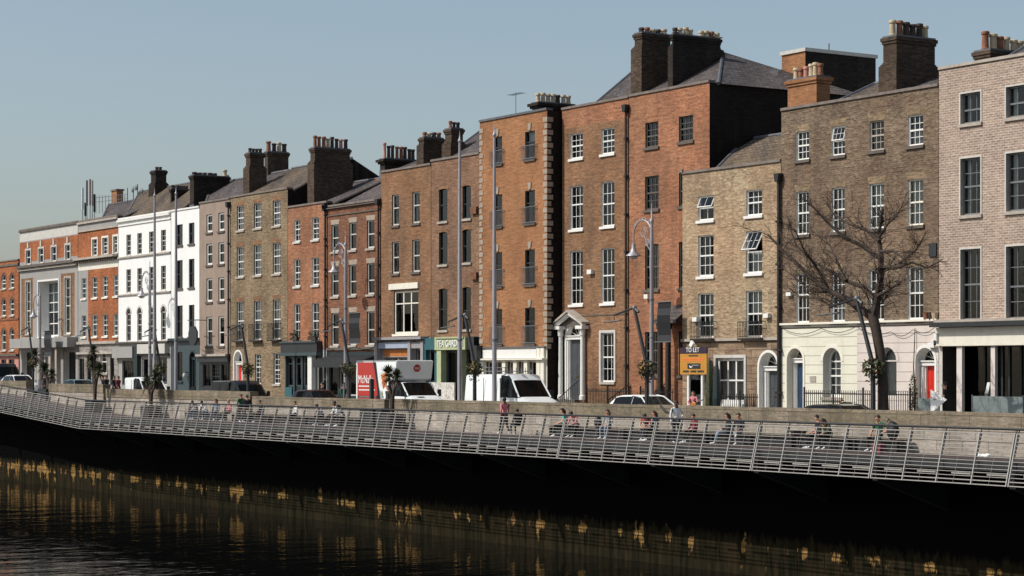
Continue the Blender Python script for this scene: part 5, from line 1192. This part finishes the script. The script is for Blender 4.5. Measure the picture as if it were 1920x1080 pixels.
def hatchback(px, Y, paint, lab, L=4.0, H=1.46, name='parked_car', hw=.85):
    x = xat(px, Y); o = thing(name, lab, 'car', (x, Y, gz(x) - .12), 'cars on the quay road', local=True); k = H/1.46; l = L/4
    st = [(-2.0*l,.3,.7*k,.72*k,.7*hw,.86*hw,.75*hw), (-1.94*l,.25,.88*k,.95*k,.85*hw,.95*hw,.82*hw), (-1.86*l,.2,.95*k,1.0*k,.9*hw,hw,.8*hw), (-1.5*l,.2,.95*k,1.38*k,.95*hw,hw,.72*hw), (-1.1*l,.2,.94*k,1.44*k,.95*hw,hw,.74*hw),
          (-.2*l,.2,.93*k,1.46*k,.95*hw,hw,.75*hw), (-.1*l,.2,.93*k,1.46*k,.95*hw,hw,.75*hw), (.42*l,.2,.92*k,1.40*k,.95*hw,hw,.73*hw), (1.12*l,.2,.92*k,.97*k,.95*hw,hw,.82*hw), (1.7*l,.22,.8*k,.86*k,.9*hw,.96*hw,.75*hw), (1.95*l,.28,.6*k,.66*k,.8*hw,.88*hw,.66*hw), (2.0*l,.3,.5*k,.52*k,.74*hw,.8*hw,.6*hw)]
    loft(o, st, paint, {3, 4, 6, 7}, {2: 'rear_window', 7: 'windscreen'})
    for s in (-1, 1): q = MB(); q.tube([(1.12*l,s*hw*.93,.95*k),(.42*l,s*hw*.735,1.385*k),(-.15*l,s*hw*.76,1.44*k)], .028, paint, 5); q.build('windscreen_pillar', o); q = MB(); q.tube([(-.15*l,s*hw*.985,.94*k),(-.15*l,s*hw*.76,1.41*k)], .03, 'plastic_dark', 5); q.build('door_pillar', o)
    for wx in (-1.25*l, 1.25*l):
        for s in (-1, 1): wheel(o, wx, s*(hw-.08), .3)
    mirrors(o, .85*l, hw*.92, .95*k, paint, .13); lights(o, 1.93*l, hw*.85, .58*k, rear=-1.98*l); plate(o, 2.0*l, .38)
    return o
def panel_van(px, Y, paint, lab, L=5.5, H=2.4, hw=.98, name='panel_van', sidewin=False, group='vans on the quay road', rack=False):
    x0 = xat(px, Y - hw); o = thing(name, lab, 'van', (x0, Y, gz(x0) - .12), group, local=True); k = H/2.4; N = L
    c = N - 1.75                                    # where the cab roof starts to fall
    st = [(0,.35,1.2*k,2.3*k,.9*hw,.97*hw,.86*hw), (.06,.3,1.25*k,2.36*k,.97*hw,hw,.88*hw), (c-.95,.3,1.25*k,2.4*k,.97*hw,hw,.88*hw), (c-.85,.3,1.25*k,2.4*k,.97*hw,hw,.88*hw), (c-.1,.3,1.25*k,2.36*k,.97*hw,hw,.87*hw), (c+.16,.3,1.25*k,2.1*k,.97*hw,hw,.85*hw),
          (N-.92,.3,1.24*k,1.3*k,.97*hw,hw,.86*hw), (N-.3,.32,1.05*k,1.1*k,.95*hw,.97*hw,.78*hw), (N-.05,.34,.8*k,.85*k,.88*hw,.9*hw,.7*hw), (N,.36,.6*k,.62*k,.84*hw,.86*hw,.66*hw)]
    loft(o, st, paint, ({3, 4, 5} if not sidewin else {1, 3, 4, 5}), {5: 'windscreen'})
    for s in (-1, 1): q = MB(); q.tube([(N-.92,s*hw*.93,1.28*k),(c+.16,s*hw*.86,2.07*k)], .045, paint, 6); q.build('windscreen_pillar', o); q = MB(); q.box(c-.9, c-.8, s*hw*.9, s*hw*.985, 1.25*k, 2.2*k, paint); q.build('door_pillar', o)
    q = MB(); q.box(N-.2, N+.06, -hw*.9, hw*.9, .32, .58*k, 'plastic_dark'); q.box(N-.28, N-.02, -.35, .35, .78*k, .8*k, 'plastic_dark'); q.build('bumper', o, bevel=.03)
    q = MB(); q.box(.4, c-1.2, -hw*1.006, -hw*.99, .75*k, .82*k, 'plastic_dark'); q.tube([(c-1.15,-hw*1.0,.6),(c-1.15,-hw*1.0,2.2*k)], .016, 'plastic_dark', 4); q.tube([(c-2.3,-hw*1.0,.6),(c-2.3,-hw*1.0,2.2*k)], .016, 'plastic_dark', 4); q.build('rubbing_strip', o)
    for wx in (.95, N-.95):
        for s in (-1, 1): wheel(o, wx, s*(hw-.12), .34, .22)
    mirrors(o, N-1.15, hw*.95, 1.28*k, 'plastic_dark', .34*k); lights(o, N-.06, hw*.86, .86*k, .26, .2, rear=.01); plate(o, N+.06, .42)
    if rack:
        q = MB()
        for y in (-hw*.75, hw*.75): q.tube([(.3,y,H+.12),(c-.5,y,H+.12)], .025, 'steel_mid', 6)
        for i in range(8): x = .4 + (c-1.1)*i/7; q.tube([(x,-hw*.75,H+.12),(x,hw*.75,H+.12)], .02, 'steel_mid', 5); [q.tube([(x,y,H-.04),(x,y,H+.3)], .015, 'steel_mid', 4) for y in (-hw*.75, hw*.75)]
        q.tube([(.3,-hw*.75,H+.3),(c-.5,-hw*.75,H+.3)], .02, 'steel_mid', 5); q.build('roof_rack', o)
    return o
hatchback(1213, 56.0, 'car_white', 'white hatchback behind the wall, below the tall swan-neck lamp', 4.1, 1.5)
hatchback(1583, 55.2, 'car_black', 'low dark car roof just showing above the wall beside the bare tree', 4.2, 1.28)
hatchback(594, 55.6, 'car_wine', 'dark wine-red car left of the box truck', 4.0, 1.5)
hatchback(150, 56.4, 'car_teal', 'teal hatchback before the orange brick house with dentils', 4.1, 1.5)
hatchback(36, 56.6, 'car_white', 'white estate car near the left edge behind the wall', 4.4, 1.55)
panel_van(870, 56.2, 'car_white', 'large white panel van with roof rack, nose to the right', 5.9, 2.42, .98, rack=True)
panel_van(231, 56.0, 'car_white', 'small pale van behind the dark bushy palm', 4.3, 1.9, .88)
panel_van(394, 56.0, 'car_black', 'dark windowed van before the brown brick house', 5.2, 1.98, .92, sidewin=True)
panel_van(-35, 57.5, 'car_black', 'dark van with grey roof at the far left edge', 5.0, 2.3, .95)
# box truck with lettered red and white body
x0 = xat(669, 55.1); Y = 56.2; o = thing('box_truck', 'box truck with a red lettered side panel and a white nose box over its cab', 'truck', (x0, Y, -.12), local=True)
L, hw, zb, zt = 3.6, 1.12, .75, 3.12
q = MB(); q.prism([(0,zb),(L,zb),(L,2.02),(L+.35,2.04),(L+.64,2.14),(L+.82,zt-.04),(L+.76,zt),(0,zt)], 'y', -hw, hw, 'car_white'); q.build('box_body', o, bevel=.03)
q = MB(); q.box(-.01, L+.72, -hw-.008, -hw+.03, zt-.06, zt+.012, 'car_silver'); q.box(-.012, .06, -hw-.008, hw+.008, zb, zt, 'car_white'); q.build('edge_trim', o)
q = MB(); y = -hw - .005; q.face([(.12,y,zb+.05),(2.55,y,zb+.05),(1.95,y,zt-.1),(.12,y,zt-.1)], 'truck_red'); q.face([(2.55,y,zb+.05),(2.72,y,zb+.05),(2.2,y,zt-.1),(1.95,y,zt-.1)], 'plastic_dark'); q.face([(.12,y-.003,zb+.36),(2.46,y-.003,zb+.36),(2.44,y-.003,zb+.46),(.12,y-.003,zb+.46)], 'plastic_dark')
q.face([(2.75,y,zb+1.6),(2.95,y,zb+.85),(3.35,y,zb+1.0),(3.4,y,zb+1.75)], 'truck_orange'); q.face([(2.85,y,zb+.4),(3.0,y,zb+.4),(2.95,y,zb+.75),(2.8,y,zb+.7)], 'green_shop'); q.build('side_panel', o)
text('lettering', 'McNally', o, (.22, y-.008, zb+1.15), .62, 'letter_white', 1.65, .012, local=True)
for z, a, b in ((.98,.3,1.95), (.78,.3,2.05)):
    u = a; q = MB()
    while u < b: q.box(u, u+.13, y-.01, y-.002, zb+z-.03, zb+z+.04, 'letter_white'); u += .165
    q.build('small_print', o)
u = .3; q = MB()
while u < 2.2: q.box(u, u+.1, y-.012, y-.005, zb+.385, zb+.435, 'letter_pale'); u += .135
q.build('small_print', o)
n = Vector((.09, 0, .02)); cx, cz = L + .735, 2.7
q = MB(); q.tube([(cx-.05,.15,cz),(cx+.06,.15,cz+.005)], .2, 'truck_red', 18); lo = q.build('round_badge', o)
text('lettering', 'mc', o, (cx+.07, .15, cz-.06), .22, 'letter_white', .26, .012, 'CENTER', (PI/2,0,PI/2), local=True)
for s in (-1, 1):
    for px_ in (0.8,): wheel(o, px_, s*.85, .36, .3)
    wheel(o, L+1.1, s*.85, .34, .22)
q = MB(); q.box(0, L, -.5, .5, .45, .74, 'plastic_dark'); q.build('chassis', o)
c0 = L + .06; cab = [(c0,.35,1.22,1.95,.92,.98,.88),(c0+.08,.35,1.22,1.97,.95,.98,.88),(c0+.75,.35,1.22,1.97,.95,.98,.87),(c0+.88,.35,1.22,1.95,.95,.98,.86),(c0+1.62,.35,1.2,1.27,.95,.98,.86),(c0+2.15,.36,1.02,1.08,.92,.95,.78),(c0+2.38,.38,.8,.85,.85,.88,.7),(c0+2.42,.4,.6,.62,.8,.84,.66)]
loft(o, cab, 'car_white', {1, 2, 3}, {3: 'windscreen'}, 'cab')
for s in (-1, 1): q = MB(); q.tube([(c0+1.62,s*.91,1.25),(c0+.88,s*.86,1.93)], .045, 'car_white', 6); q.build('windscreen_pillar', o)
q = MB(); q.box(c0+2.25, c0+2.46, -.88, .88, .34, .56, 'plastic_dark'); q.box(c0+1.7, c0+1.95, -.5, -.1, 1.2, 1.215, 'plastic_dark'); q.build('bumper', o, bevel=.03)
mirrors(o, c0+1.35, .93, 1.25, 'plastic_dark', .34); lights(o, c0+2.36, .85, .84, .26, .2); plate(o, c0+2.46, .4)
# motorcycle parked nose-on before the dark arch
x = xat(371, 58.5); o = thing('motorcycle', 'black motorcycle parked facing the river before the dark arched door', 'motorcycle', (x, 58.5, gz(x)-.12), rz=R(-70), local=True)
for wx in (-.7, .7):
    q = MB(); q.tube([(wx+.3*math.cos(a*PI/8), 0, .31+.3*math.sin(a*PI/8)) for a in range(17)], .06, 'rubber', 6, False); w_ = q.build('wheel', o, smooth=60)
    q = MB(); q.tube([(wx,-.03,.31),(wx,.03,.31)], .22, 'car_silver', 12); q.build('rim', w_)
q = MB(); q.tube([(.68,-.1,.31),(.45,-.1,1.0)], .035, 'car_silver', 6); q.tube([(.68,.1,.31),(.45,.1,1.0)], .035, 'car_silver', 6); q.tube([(.42,-.38,1.08),(.46,0,1.02),(.42,.38,1.08)], .022, 'plastic_dark', 6); q.build('fork', o)
q = MB(); q.ball((.1,0,.85), (.36,.19,.17), 'car_black', 10, 6); q.ball((0,0,.48), (.3,.2,.22), 'plastic_dark', 8, 6); q.build('tank', o, smooth=60)
q = MB(); q.ball((-.45,0,.83), (.4,.15,.07), 'plastic_dark', 10, 5); q.build('saddle', o, smooth=60)
q = MB(); q.ball((.58,0,.92), (.12,.14,.14), 'headlight', 8, 6); q.build('headlight', o, smooth=60)
q = MB(); q.prism([(.5,1.0),(.62,1.0),(.42,1.35),(.38,1.33)], 'y', -.2, .2, 'glass_car'); q.build('windshield', o)
# ================================================================ people
def seg_d(p, a, b):
    ab = b - a; t = max(0, min(1, (p - a).dot(ab)/max(ab.length_squared, 1e-9))); return (p - (a + ab*t)).length
def make_person(lab, loc, rz, J, H=1.72, top='cloth_black', legs='cloth_jeans', shoes='cloth_white', skin='skin', hair='hair_dark', sleeve='long', hairlen=0, coat=False, female=False, legskin=False, bag=None, group='people on the boardwalk'):
    """one continuous body grown from a jointed skeleton; J: joint positions for a 1.72 m figure facing +x"""
    k = H/1.72; j = {n: Vector(p)*k for n, p in J.items()}
    order = ['pel','waist','chest','neck','head','crown','shl','ell','wrl','hal','shr','elr','wrr','har','hpl','knl','anl','tol','hpr','knr','anr','tor']
    rad = dict(pel=.135,waist=.12,chest=.15,neck=.055,head=.088,crown=.075,shl=.065,ell=.042,wrl=.03,hal=.034,shr=.065,elr=.042,wrr=.03,har=.034,hpl=.095,knl=.06,anl=.042,tol=.036,hpr=.095,knr=.06,anr=.042,tor=.036)
    if female: rad.update(waist=.105, chest=.135, shl=.055, shr=.055, pel=.14)
    if coat: rad.update(chest=.17, waist=.155, pel=.165, ell=.056, elr=.056, shl=.075, shr=.075)
    ed = [('pel','waist'),('waist','chest'),('chest','neck'),('neck','head'),('head','crown'),('chest','shl'),('shl','ell'),('ell','wrl'),('wrl','hal'),('chest','shr'),('shr','elr'),('elr','wrr'),('wrr','har'),
          ('pel','hpl'),('hpl','knl'),('knl','anl'),('anl','tol'),('pel','hpr'),('hpr','knr'),('knr','anr'),('anr','tor')]
    me = bpy.data.meshes.new('person'); me.from_pydata([j[n] for n in order], [(order.index(a), order.index(b)) for a, b in ed], [])
    t = bpy.data.objects.new('person_cage', me); COL.objects.link(t)
    sk = t.modifiers.new('skin', 'SKIN'); t.modifiers.new('sub', 'SUBSURF').levels = 2
    sk.branch_smoothing = .3
    for i, n in enumerate(order):
        v = me.skin_vertices[0].data[i]; r = rad[n]*k; v.radius = (r, r*(.72 if n in ('chest','waist','pel') and not coat else 1)) ; v.use_root = (n == 'pel')
    dg = bpy.context.evaluated_depsgraph_get(); dg.update()
    ev = bpy.data.meshes.new_from_object(t.evaluated_get(dg)); bpy.data.objects.remove(t)
    bm = bmesh.new(); bm.from_mesh(ev)
    mats = [skin, top, legs, shoes, hair, 'hair_dark']
    bones = [(a, b, j[a], j[b]) for a, b in ed]
    for f in bm.faces:
        c = f.calc_center_median(); a, b, p0, p1 = min(bones, key=lambda q: seg_d(c, q[2], q[3])/(rad[q[0]] + rad[q[1]]))
        u = (c - p0).dot(p1 - p0)/max((p1-p0).length_squared, 1e-9); s = 0
        if b in ('waist','chest','shl','shr'): s = 1
        elif b == 'neck': s = 1 if u < .55 else 0
        elif b in ('ell','elr'): s = 1 if (sleeve == 'long' or u < .55) else 0
        elif b in ('wrl','wrr'): s = 1 if (sleeve == 'long' and u < .9) else 0
        elif b in ('hpl','hpr'): s = 1 if coat else 2
        elif b in ('knl','knr'): s = 1 if (coat and u < .35) else 2
        elif b in ('anl','anr'): s = (0 if legskin and u > .1 else 2) if u < .9 else 3
        elif b in ('tol','tor'): s = 3
        f.material_index = s; f.smooth = True
    # face: nose, eyes, mouth, ears; hands: five separate fingers each
    def add(mb, idx):
        base = [bm.verts.new(v) for v in mb.v]
        for f in mb.f:
            try: ff = bm.faces.new([base[i] for i in f]); ff.material_index = idx; ff.smooth = True
            except ValueError: pass
    hd = j['head']; fw = Vector(J.get('face', (1, 0, 0))).normalized(); up = (j['crown'] - j['neck']).normalized(); fw = (fw - up*fw.dot(up)).normalized(); sd = up.cross(fw)
    q = MB(); e = hd + up*.03*k; q.tube([e + fw*.078*k, e + fw*.112*k - up*.035*k, e + fw*.08*k - up*.05*k], [.008*k,.015*k,.01*k], 'skin', 6)
    for s in (-1, 1): q.ball(hd + sd*s*.088*k, (.018*k,.018*k,.03*k), 'skin', 6, 4)
    add(q, 0); q = MB()
    for s in (-1, 1): q.ball(e + fw*.083*k + sd*s*.032*k + up*.004*k, .009*k, 'skin', 5, 4)
    q.tube([e + fw*.085*k - up*.075*k - sd*.022*k, e + fw*.09*k - up*.075*k, e + fw*.085*k - up*.075*k + sd*.022*k], .005*k, 'skin', 4); add(q, 5)
    for w, h_ in (('wrl','hal'),('wrr','har')):
        d = (j[h_] - j[w]).normalized(); s_ = d.cross(Vector((0,0,1)));  s_ = s_.normalized() if s_.length > .1 else d.cross(Vector((1,0,0))).normalized(); nrm = s_.cross(d); q = MB(); tip = j[h_] + d*.015*k
        for i, ln in enumerate((.062,.075,.07,.055)):
            b = tip + s_*(i - 1.5)*.019*k; q.tube([b, b + d*ln*.5*k - nrm*.008*k, b + d*ln*.95*k - nrm*.028*k], [.0095*k,.0085*k,.0065*k], 'skin', 5)
        b = j[h_] - d*.03*k + s_*.032*k; q.tube([b, b + d*.03*k + s_*.022*k, b + d*.062*k + s_*.024*k - nrm*.015*k], [.012*k,.01*k,.007*k], 'skin', 5); add(q, 0)
    pm = bpy.data.meshes.new('person'); bm.to_mesh(pm); bm.free(); bpy.data.meshes.remove(ev)
    for m in mats: pm.materials.append(M[m])
    o = bpy.data.objects.new('person', pm); COL.objects.link(o); o.location = loc; o.rotation_euler = (0,0,rz); o['label'] = lab; o['category'] = 'person'; o['group'] = group; o['_o'] = (0.0,0.0,0.0)
    q = MB(); hc = hd + up*.045*k - fw*.018*k; n = 10
    for i in range(7):                              # hair: cap open over the face, longer at the back
        pass
    k0 = len(q.v)
    for i in range(n//2 + 2):
        th = PI*.5*i/(n//2 - .5) if i < n//2 + 1 else PI*.62
        for a in range(12):
            ph = 2*PI*a/12; front = max(0, math.cos(ph)); r = .1*k*math.sin(min(th, PI*.75)); lim = th*(1 - .42*front); z = math.cos(lim)*.098*k; r = .099*k*math.sin(lim)
            q.v.append(tuple(hc + fw*r*math.cos(ph) + sd*r*math.sin(ph) + up*z))
    for i in range(n//2 + 1):
        for a in range(12): q.f.append((k0+i*12+a, k0+(i+1)*12+a, k0+(i+1)*12+(a+1)%12, k0+i*12+(a+1)%12)); q.m.append(hair)
    if hairlen: q.tube([hc - fw*.05*k, hc - fw*.085*k - up*.1*k, hc - fw*.09*k - up*(.1+hairlen)*k], [.075*k,.085*k,.04*k], hair, 8)
    q.build('hair', o, loc=(0,0,0), smooth=60)
    if bag:
        q = MB(); c, m, sz = bag; q.ball(Vector(c)*k, sz, m, 10, 6); q.build('bag', o, loc=(0,0,0), smooth=60)
    return o
STAND = dict(pel=(0,0,.94),waist=(0,0,1.1),chest=(0,0,1.32),neck=(0,0,1.46),head=(.02,0,1.57),crown=(.01,0,1.66),shl=(0,.18,1.38),ell=(-.03,.24,1.1),wrl=(.06,.25,.87),hal=(.1,.24,.79),shr=(0,-.18,1.38),elr=(-.03,-.24,1.1),wrr=(.06,-.25,.87),har=(.1,-.24,.79),
    hpl=(0,.1,.88),knl=(.02,.11,.48),anl=(-.02,.11,.09),tol=(.15,.13,.04),hpr=(0,-.1,.88),knr=(.02,-.11,.48),anr=(-.02,-.11,.09),tor=(.15,-.13,.04))
WALK = dict(STAND, knl=(.16,.1,.5), anl=(.3,.1,.12), tol=(.46,.12,.07), knr=(-.02,-.1,.48), anr=(-.3,-.1,.13), tor=(-.17,-.12,.04), ell=(-.14,.23,1.12), wrl=(-.1,.24,.88), hal=(-.07,.23,.8), elr=(.06,-.23,1.11), wrr=(.22,-.22,.93), har=(.28,-.2,.87))
SIT = dict(pel=(0,0,.53),waist=(.0,0,.68),chest=(.05,0,.9),neck=(.09,0,1.04),head=(.13,0,1.14),crown=(.12,0,1.235),shl=(.05,.18,.96),ell=(.1,.23,.69),wrl=(.32,.14,.6),hal=(.39,.1,.59),shr=(.05,-.18,.96),elr=(.1,-.23,.69),wrr=(.32,-.14,.6),har=(.39,-.1,.59),
    hpl=(.08,.1,.51),knl=(.47,.12,.51),anl=(.45,.12,.09),tol=(.62,.14,.04),hpr=(.08,-.1,.51),knr=(.47,-.12,.51),anr=(.45,-.12,.09),tor=(.62,-.14,.04))
LEAN = dict(SIT, waist=(.08,0,.66), chest=(.25,0,.84), neck=(.34,0,.95), head=(.42,0,1.02), crown=(.43,0,1.115), shl=(.26,.18,.9), shr=(.26,-.18,.9), ell=(.38,.22,.66), elr=(.38,-.22,.66), wrl=(.56,.1,.58), wrr=(.56,-.1,.58), hal=(.61,.05,.57), har=(.61,-.05,.57))
XLEG = dict(SIT, knr=(.48,-.04,.58), anr=(.52,.2,.42), tor=(.66,.26,.38))
ARMUP = dict(SIT, elr=(.22,-.26,.8), wrr=(.34,-.12,.98), har=(.3,-.06,1.05))
FWD = dict(SIT, anl=(.62,.12,.09), tol=(.8,.12,.07), anr=(.56,-.12,.09), tor=(.73,-.12,.06))
BEND = dict(STAND, waist=(.1,0,1.06), chest=(.34,0,1.14), neck=(.47,0,1.16), head=(.57,0,1.15), crown=(.66,0,1.18), shl=(.34,.18,1.14), shr=(.34,-.18,1.14), ell=(.45,.22,.88), elr=(.45,-.22,.88), wrl=(.6,.15,.72), wrr=(.6,-.15,.72), hal=(.66,.13,.67), har=(.66,-.13,.67), face=(.5,0,-.9))
CARRY = dict(STAND, ell=(.02,.24,1.1), wrl=(.25,.2,1.06), hal=(.33,.18,1.07), elr=(.02,-.24,1.1), wrr=(.25,-.2,1.06), har=(.33,-.18,1.07))
HIPS = dict(STAND, ell=(-.1,.36,1.14), wrl=(.02,.2,.98), hal=(.06,.15,.96))
def seat(px, lab, J=SIT, face=-90, H=1.72, Y=51.78, zoff=0, **kw):
    x = xat(px, Y); make_person(lab, (x, Y, dz(x) + zoff), R(face), J, H, **kw)
def stand(px, lab, J=STAND, face=0, H=1.72, Y=51.0, z=None, **kw):
    x = xat(px, Y); make_person(lab, (x, Y, dz(x) if z is None else z), R(face), J, H, **kw)
seat(372, 'person in pale grey top, leftmost of three on the far bench', LEAN, -80, top='cloth_grey', legs='cloth_jeans')
seat(388, 'person in white top leaning forward, middle of three on the far bench', LEAN, -70, top='cloth_white', legs='cloth_denim_pale')
seat(407, 'person in blue-grey top, right-hand one of three on the far bench', SIT, -60, top='cloth_bluegrey', legs='cloth_jeans', female=True, hairlen=.15)
stand(452, 'person in green jacket standing at the wall', HIPS, 10, 1.62, 51.3, top='cloth_green', legs='cloth_black', hair='hair_brown')
stand(463, 'person in dark coat next to the green jacket', STAND, 160, 1.58, 51.0, top='cloth_black', legs='cloth_charcoal', hair='hair_brown', coat=True)
seat(432, 'person in pinkish top sitting left of the green jacket', SIT, -90, top='cloth_pink', legs='cloth_charcoal', hair='hair_fair')
seat(491, 'brown-haired person in navy sitting right of the green jacket', SIT, -100, top='cloth_navy', legs='cloth_charcoal', hair='hair_brown')
seat(557, 'person in white top with dark sleeves sitting alone on the long bench', SIT, -100, top='cloth_white', legs='cloth_black', hair='hair_brown')
seat(606, 'person in pale striped top leaning, left of three by the box truck', LEAN, -80, top='cloth_stripe', legs='cloth_navy')
seat(631, 'person in white shirt upright, middle of three by the box truck', SIT, -90, 1.8, top='cloth_white', legs='cloth_black', skin='skin_brown')
seat(648, 'person in grey top with brown hair, right of three by the box truck', LEAN, -110, top='cloth_grey', legs='cloth_charcoal', hair='hair_brown', female=True, hairlen=.2)
stand(946, 'person in pink top and black trousers walking by the white van', WALK, 175, 1.72, 51.2, top='cloth_pink', legs='cloth_black', skin='skin_brown', coat=False)
stand(972, 'person in black crouching beside the walker in pink', dict(SIT), 180, 1.6, 51.6, None, top='cloth_black', legs='cloth_black', coat=True)
seat(1059, 'person in teal top with dark bun sitting before the hatchback', SIT, -120, top='cloth_teal', legs='cloth_black', sleeve='short', female=True, hairlen=.1)
seat(1084, 'person in pink top leaning forward beside the teal top', LEAN, -80, top='cloth_pink', legs='cloth_charcoal', female=True)
seat(1142, 'woman with brown hair in grey striped top sitting alone', SIT, -70, top='cloth_stripe', legs='cloth_bluegrey', hair='hair_brown', female=True, hairlen=.25, bag=((.1,-.5,.72), 'plastic_dark', (.2,.16,.3)))
seat(1216, 'person in red and black bent low behind the white shirt', LEAN, -60, top='cloth_red', legs='cloth_navy', hair='hair_brown', sleeve='short')
seat(1231, 'person in navy top with fringe beside the red top', SIT, -110, top='cloth_navy', legs='cloth_black', hair='hair_brown', female=True, hairlen=.2)
stand(1268, 'man in white shirt and dark trousers standing with a dark strap behind him', HIPS, -10, 1.74, 50.6, top='cloth_white', legs='cloth_navy', skin='skin_brown', sleeve='long', shoes='cloth_white')
seat(1304, 'person in burgundy sitting half hidden right of the white shirt', FWD, -90, 1.6, top='cloth_burgundy', legs='cloth_black')
seat(1368, 'fair-haired woman in dark jacket and blue jeans with legs stretched out', FWD, -120, top='cloth_black', legs='cloth_denim_pale', hair='hair_brown', female=True, hairlen=.2)
seat(1388, 'person in patterned dark top sitting right of the blue jeans', XLEG, -75, top='cloth_charcoal', legs='cloth_stripe', hair='hair_brown', bag=((.1,-.45,.66), 'cloth_charcoal', (.18,.16,.26)))
seat(1537, 'man in navy shirt with dark beard, left of the two dark figures', SIT, -110, top='cloth_navy', legs='cloth_black', sleeve='short')
seat(1556, 'woman in dark green coat, right of the two dark figures', LEAN, -80, 1.74, top='cloth_olive', legs='cloth_black', coat=True, hair='hair_brown', female=True, hairlen=.25)
seat(1650, 'red-haired man in green T-shirt sitting with elbows out', dict(SIT, ell=(.02,.36,.72), elr=(.02,-.36,.72)), -85, 1.8, top='cloth_green', legs='cloth_black', hair='hair_brown', sleeve='short')
x = xat(1672, 51.8); q = MB(); q.ball((x, 51.85, DZ + .78), (.26,.2,.34), 'plastic_dark', 12, 8); q.tube([(x-.1,51.7,DZ+1.1),(x,51.65,DZ+1.2),(x+.1,51.7,DZ+1.1)], .02, 'plastic_dark', 5)
tag(q.build('rucksack', loc=(x, 51.85, DZ+.45), smooth=60), 'black rucksack on the bench right of the green T-shirt', 'bag')
x = xat(1648, 51.1); q = MB(); q.prism([(x-.2,DZ),(x+.2,DZ),(x+.24,DZ+.34),(x-.22,DZ+.36)], 'y', 50.95, 51.15, 'cloth_burgundy'); q.tube([(x-.12,51.05,DZ+.35),(x,51.05,DZ+.5),(x+.12,51.05,DZ+.35)], .014, 'cloth_burgundy', 5)
tag(q.build('carrier_bag', loc=(x, 51.05, DZ)), 'crimson carrier bag on the deck at the feet of the green T-shirt', 'bag')
x = xat(1835, 51.6); q = MB()
for k, (dx, r) in enumerate(((-.12,.1),(.05,.07),(.22,.09))): q.ball((x+dx, 51.7+.03*k, DZ+.06), (r*1.4,r,r*.7), 'letter_white', 7, 5, .3, random.Random(k))
tag(q.build('crumpled_paper', loc=(x, 51.7, DZ)), 'crumpled white paper on the deck near the right edge', 'litter')
x = xat(1258, 50.6); q = MB(); q.tube([(x-.72,50.62,DZ+1.5),(x-.35,50.6,DZ+1.28),(x-.05,50.6,DZ+1.2)], [.05,.06,.03], 'plastic_dark', 7); tag(q.build('umbrella', loc=(x, 50.6, DZ+1.2)), 'rolled black umbrella held behind the man in the white shirt', 'umbrella')
# street side
G = 'people on the street'
def street(px, lab, J=STAND, face=-90, H=1.72, Y=59.2, z=0, **kw): x = xat(px, Y); make_person(lab, (x, Y, gz(x) + z), R(face), J, H, group=G, **kw)
street(1772, 'person in black carrying a white board past the glazed shopfront', CARRY, 215, 1.8, 57.9, TZ, top='cloth_black', legs='cloth_black', sleeve='short')
x = xat(1761, 57.6); q = MB(); q.prism([(x-.42,.8),(x+.45,1.35),(x-.42,1.72)], 'y', 57.55, 57.58, 'letter_white'); tag(q.build('white_board', loc=(x,57.6,1.2)), 'white triangular board carried by the person in black', 'board')
street(1594, 'person in black bending down behind the low dark car', BEND, 170, 1.72, 57.4, top='cloth_black', legs='cloth_black', coat=True)
street(1612, 'person with bare arms and reddish face beside the bending person', dict(LEAN), 200, 1.7, 57.6, top='cloth_charcoal', legs='cloth_black', sleeve='short')
street(1300, 'person in pink top playing a guitar below the letting board', dict(STAND, ell=(.06,.3,1.12), wrl=(.26,.2,1.08), hal=(.3,.12,1.08), elr=(.04,-.28,1.1), wrr=(.25,-.05,1.02), har=(.3,.02,1.0)), -70, 1.55, 58.6, top='cloth_pink', legs='cloth_denim_pale', female=True, hairlen=.2)
x = xat(1303, 58.3); q = MB(); q.ball((x-.08,58.28,.92), (.19,.05,.15), 'orange_wood', 10, 6); q.tube([(x,58.28,.97),(x+.62,58.28,1.16)], .022, 'bark', 6); tag(q.build('guitar', loc=(x,58.28,.9), smooth=60), 'small wooden guitar held by the person in the pink top', 'guitar')
for px, lab, kw in ((193, 'person in black with a white bib by the grey stone doorway', dict(top='cloth_black', legs='cloth_black')), (200, 'person in long dark coat, second by the grey stone doorway', dict(top='cloth_black', legs='cloth_charcoal', coat=True)), (214, 'person in black, middle of the walkers by the pale van', dict(top='cloth_charcoal', legs='cloth_black')),
        (222, 'person in burgundy just behind the pale van', dict(top='cloth_burgundy', legs='cloth_black')), (178, 'person in brown jacket by the two-headed palm', dict(top='cloth_olive', legs='cloth_charcoal')), (83, 'person with white shirt front by the sprawling palm', dict(top='cloth_black', legs='cloth_black')), (100, 'person in pale top in the wall gap', dict(top='cloth_grey', legs='cloth_black'))):
    street(px, lab, STAND if px % 2 else WALK, (-90 if px % 2 else 20), 1.75, 57.0 if px > 150 else 54.6, **kw)
street(604, 'person in black jacket outside the teal shopfront', STAND, -90, 1.75, 59.6, top='cloth_black', legs='cloth_black', coat=True)
street(643, 'person in green jacket walking left of the box truck', WALK, 185, 1.7, 58.0, top='cloth_green', legs='cloth_burgundy')
street(728, 'person in dark clothes half hidden by the spiky palm', STAND, -90, 1.7, 53.8, top='cloth_charcoal', legs='cloth_black')
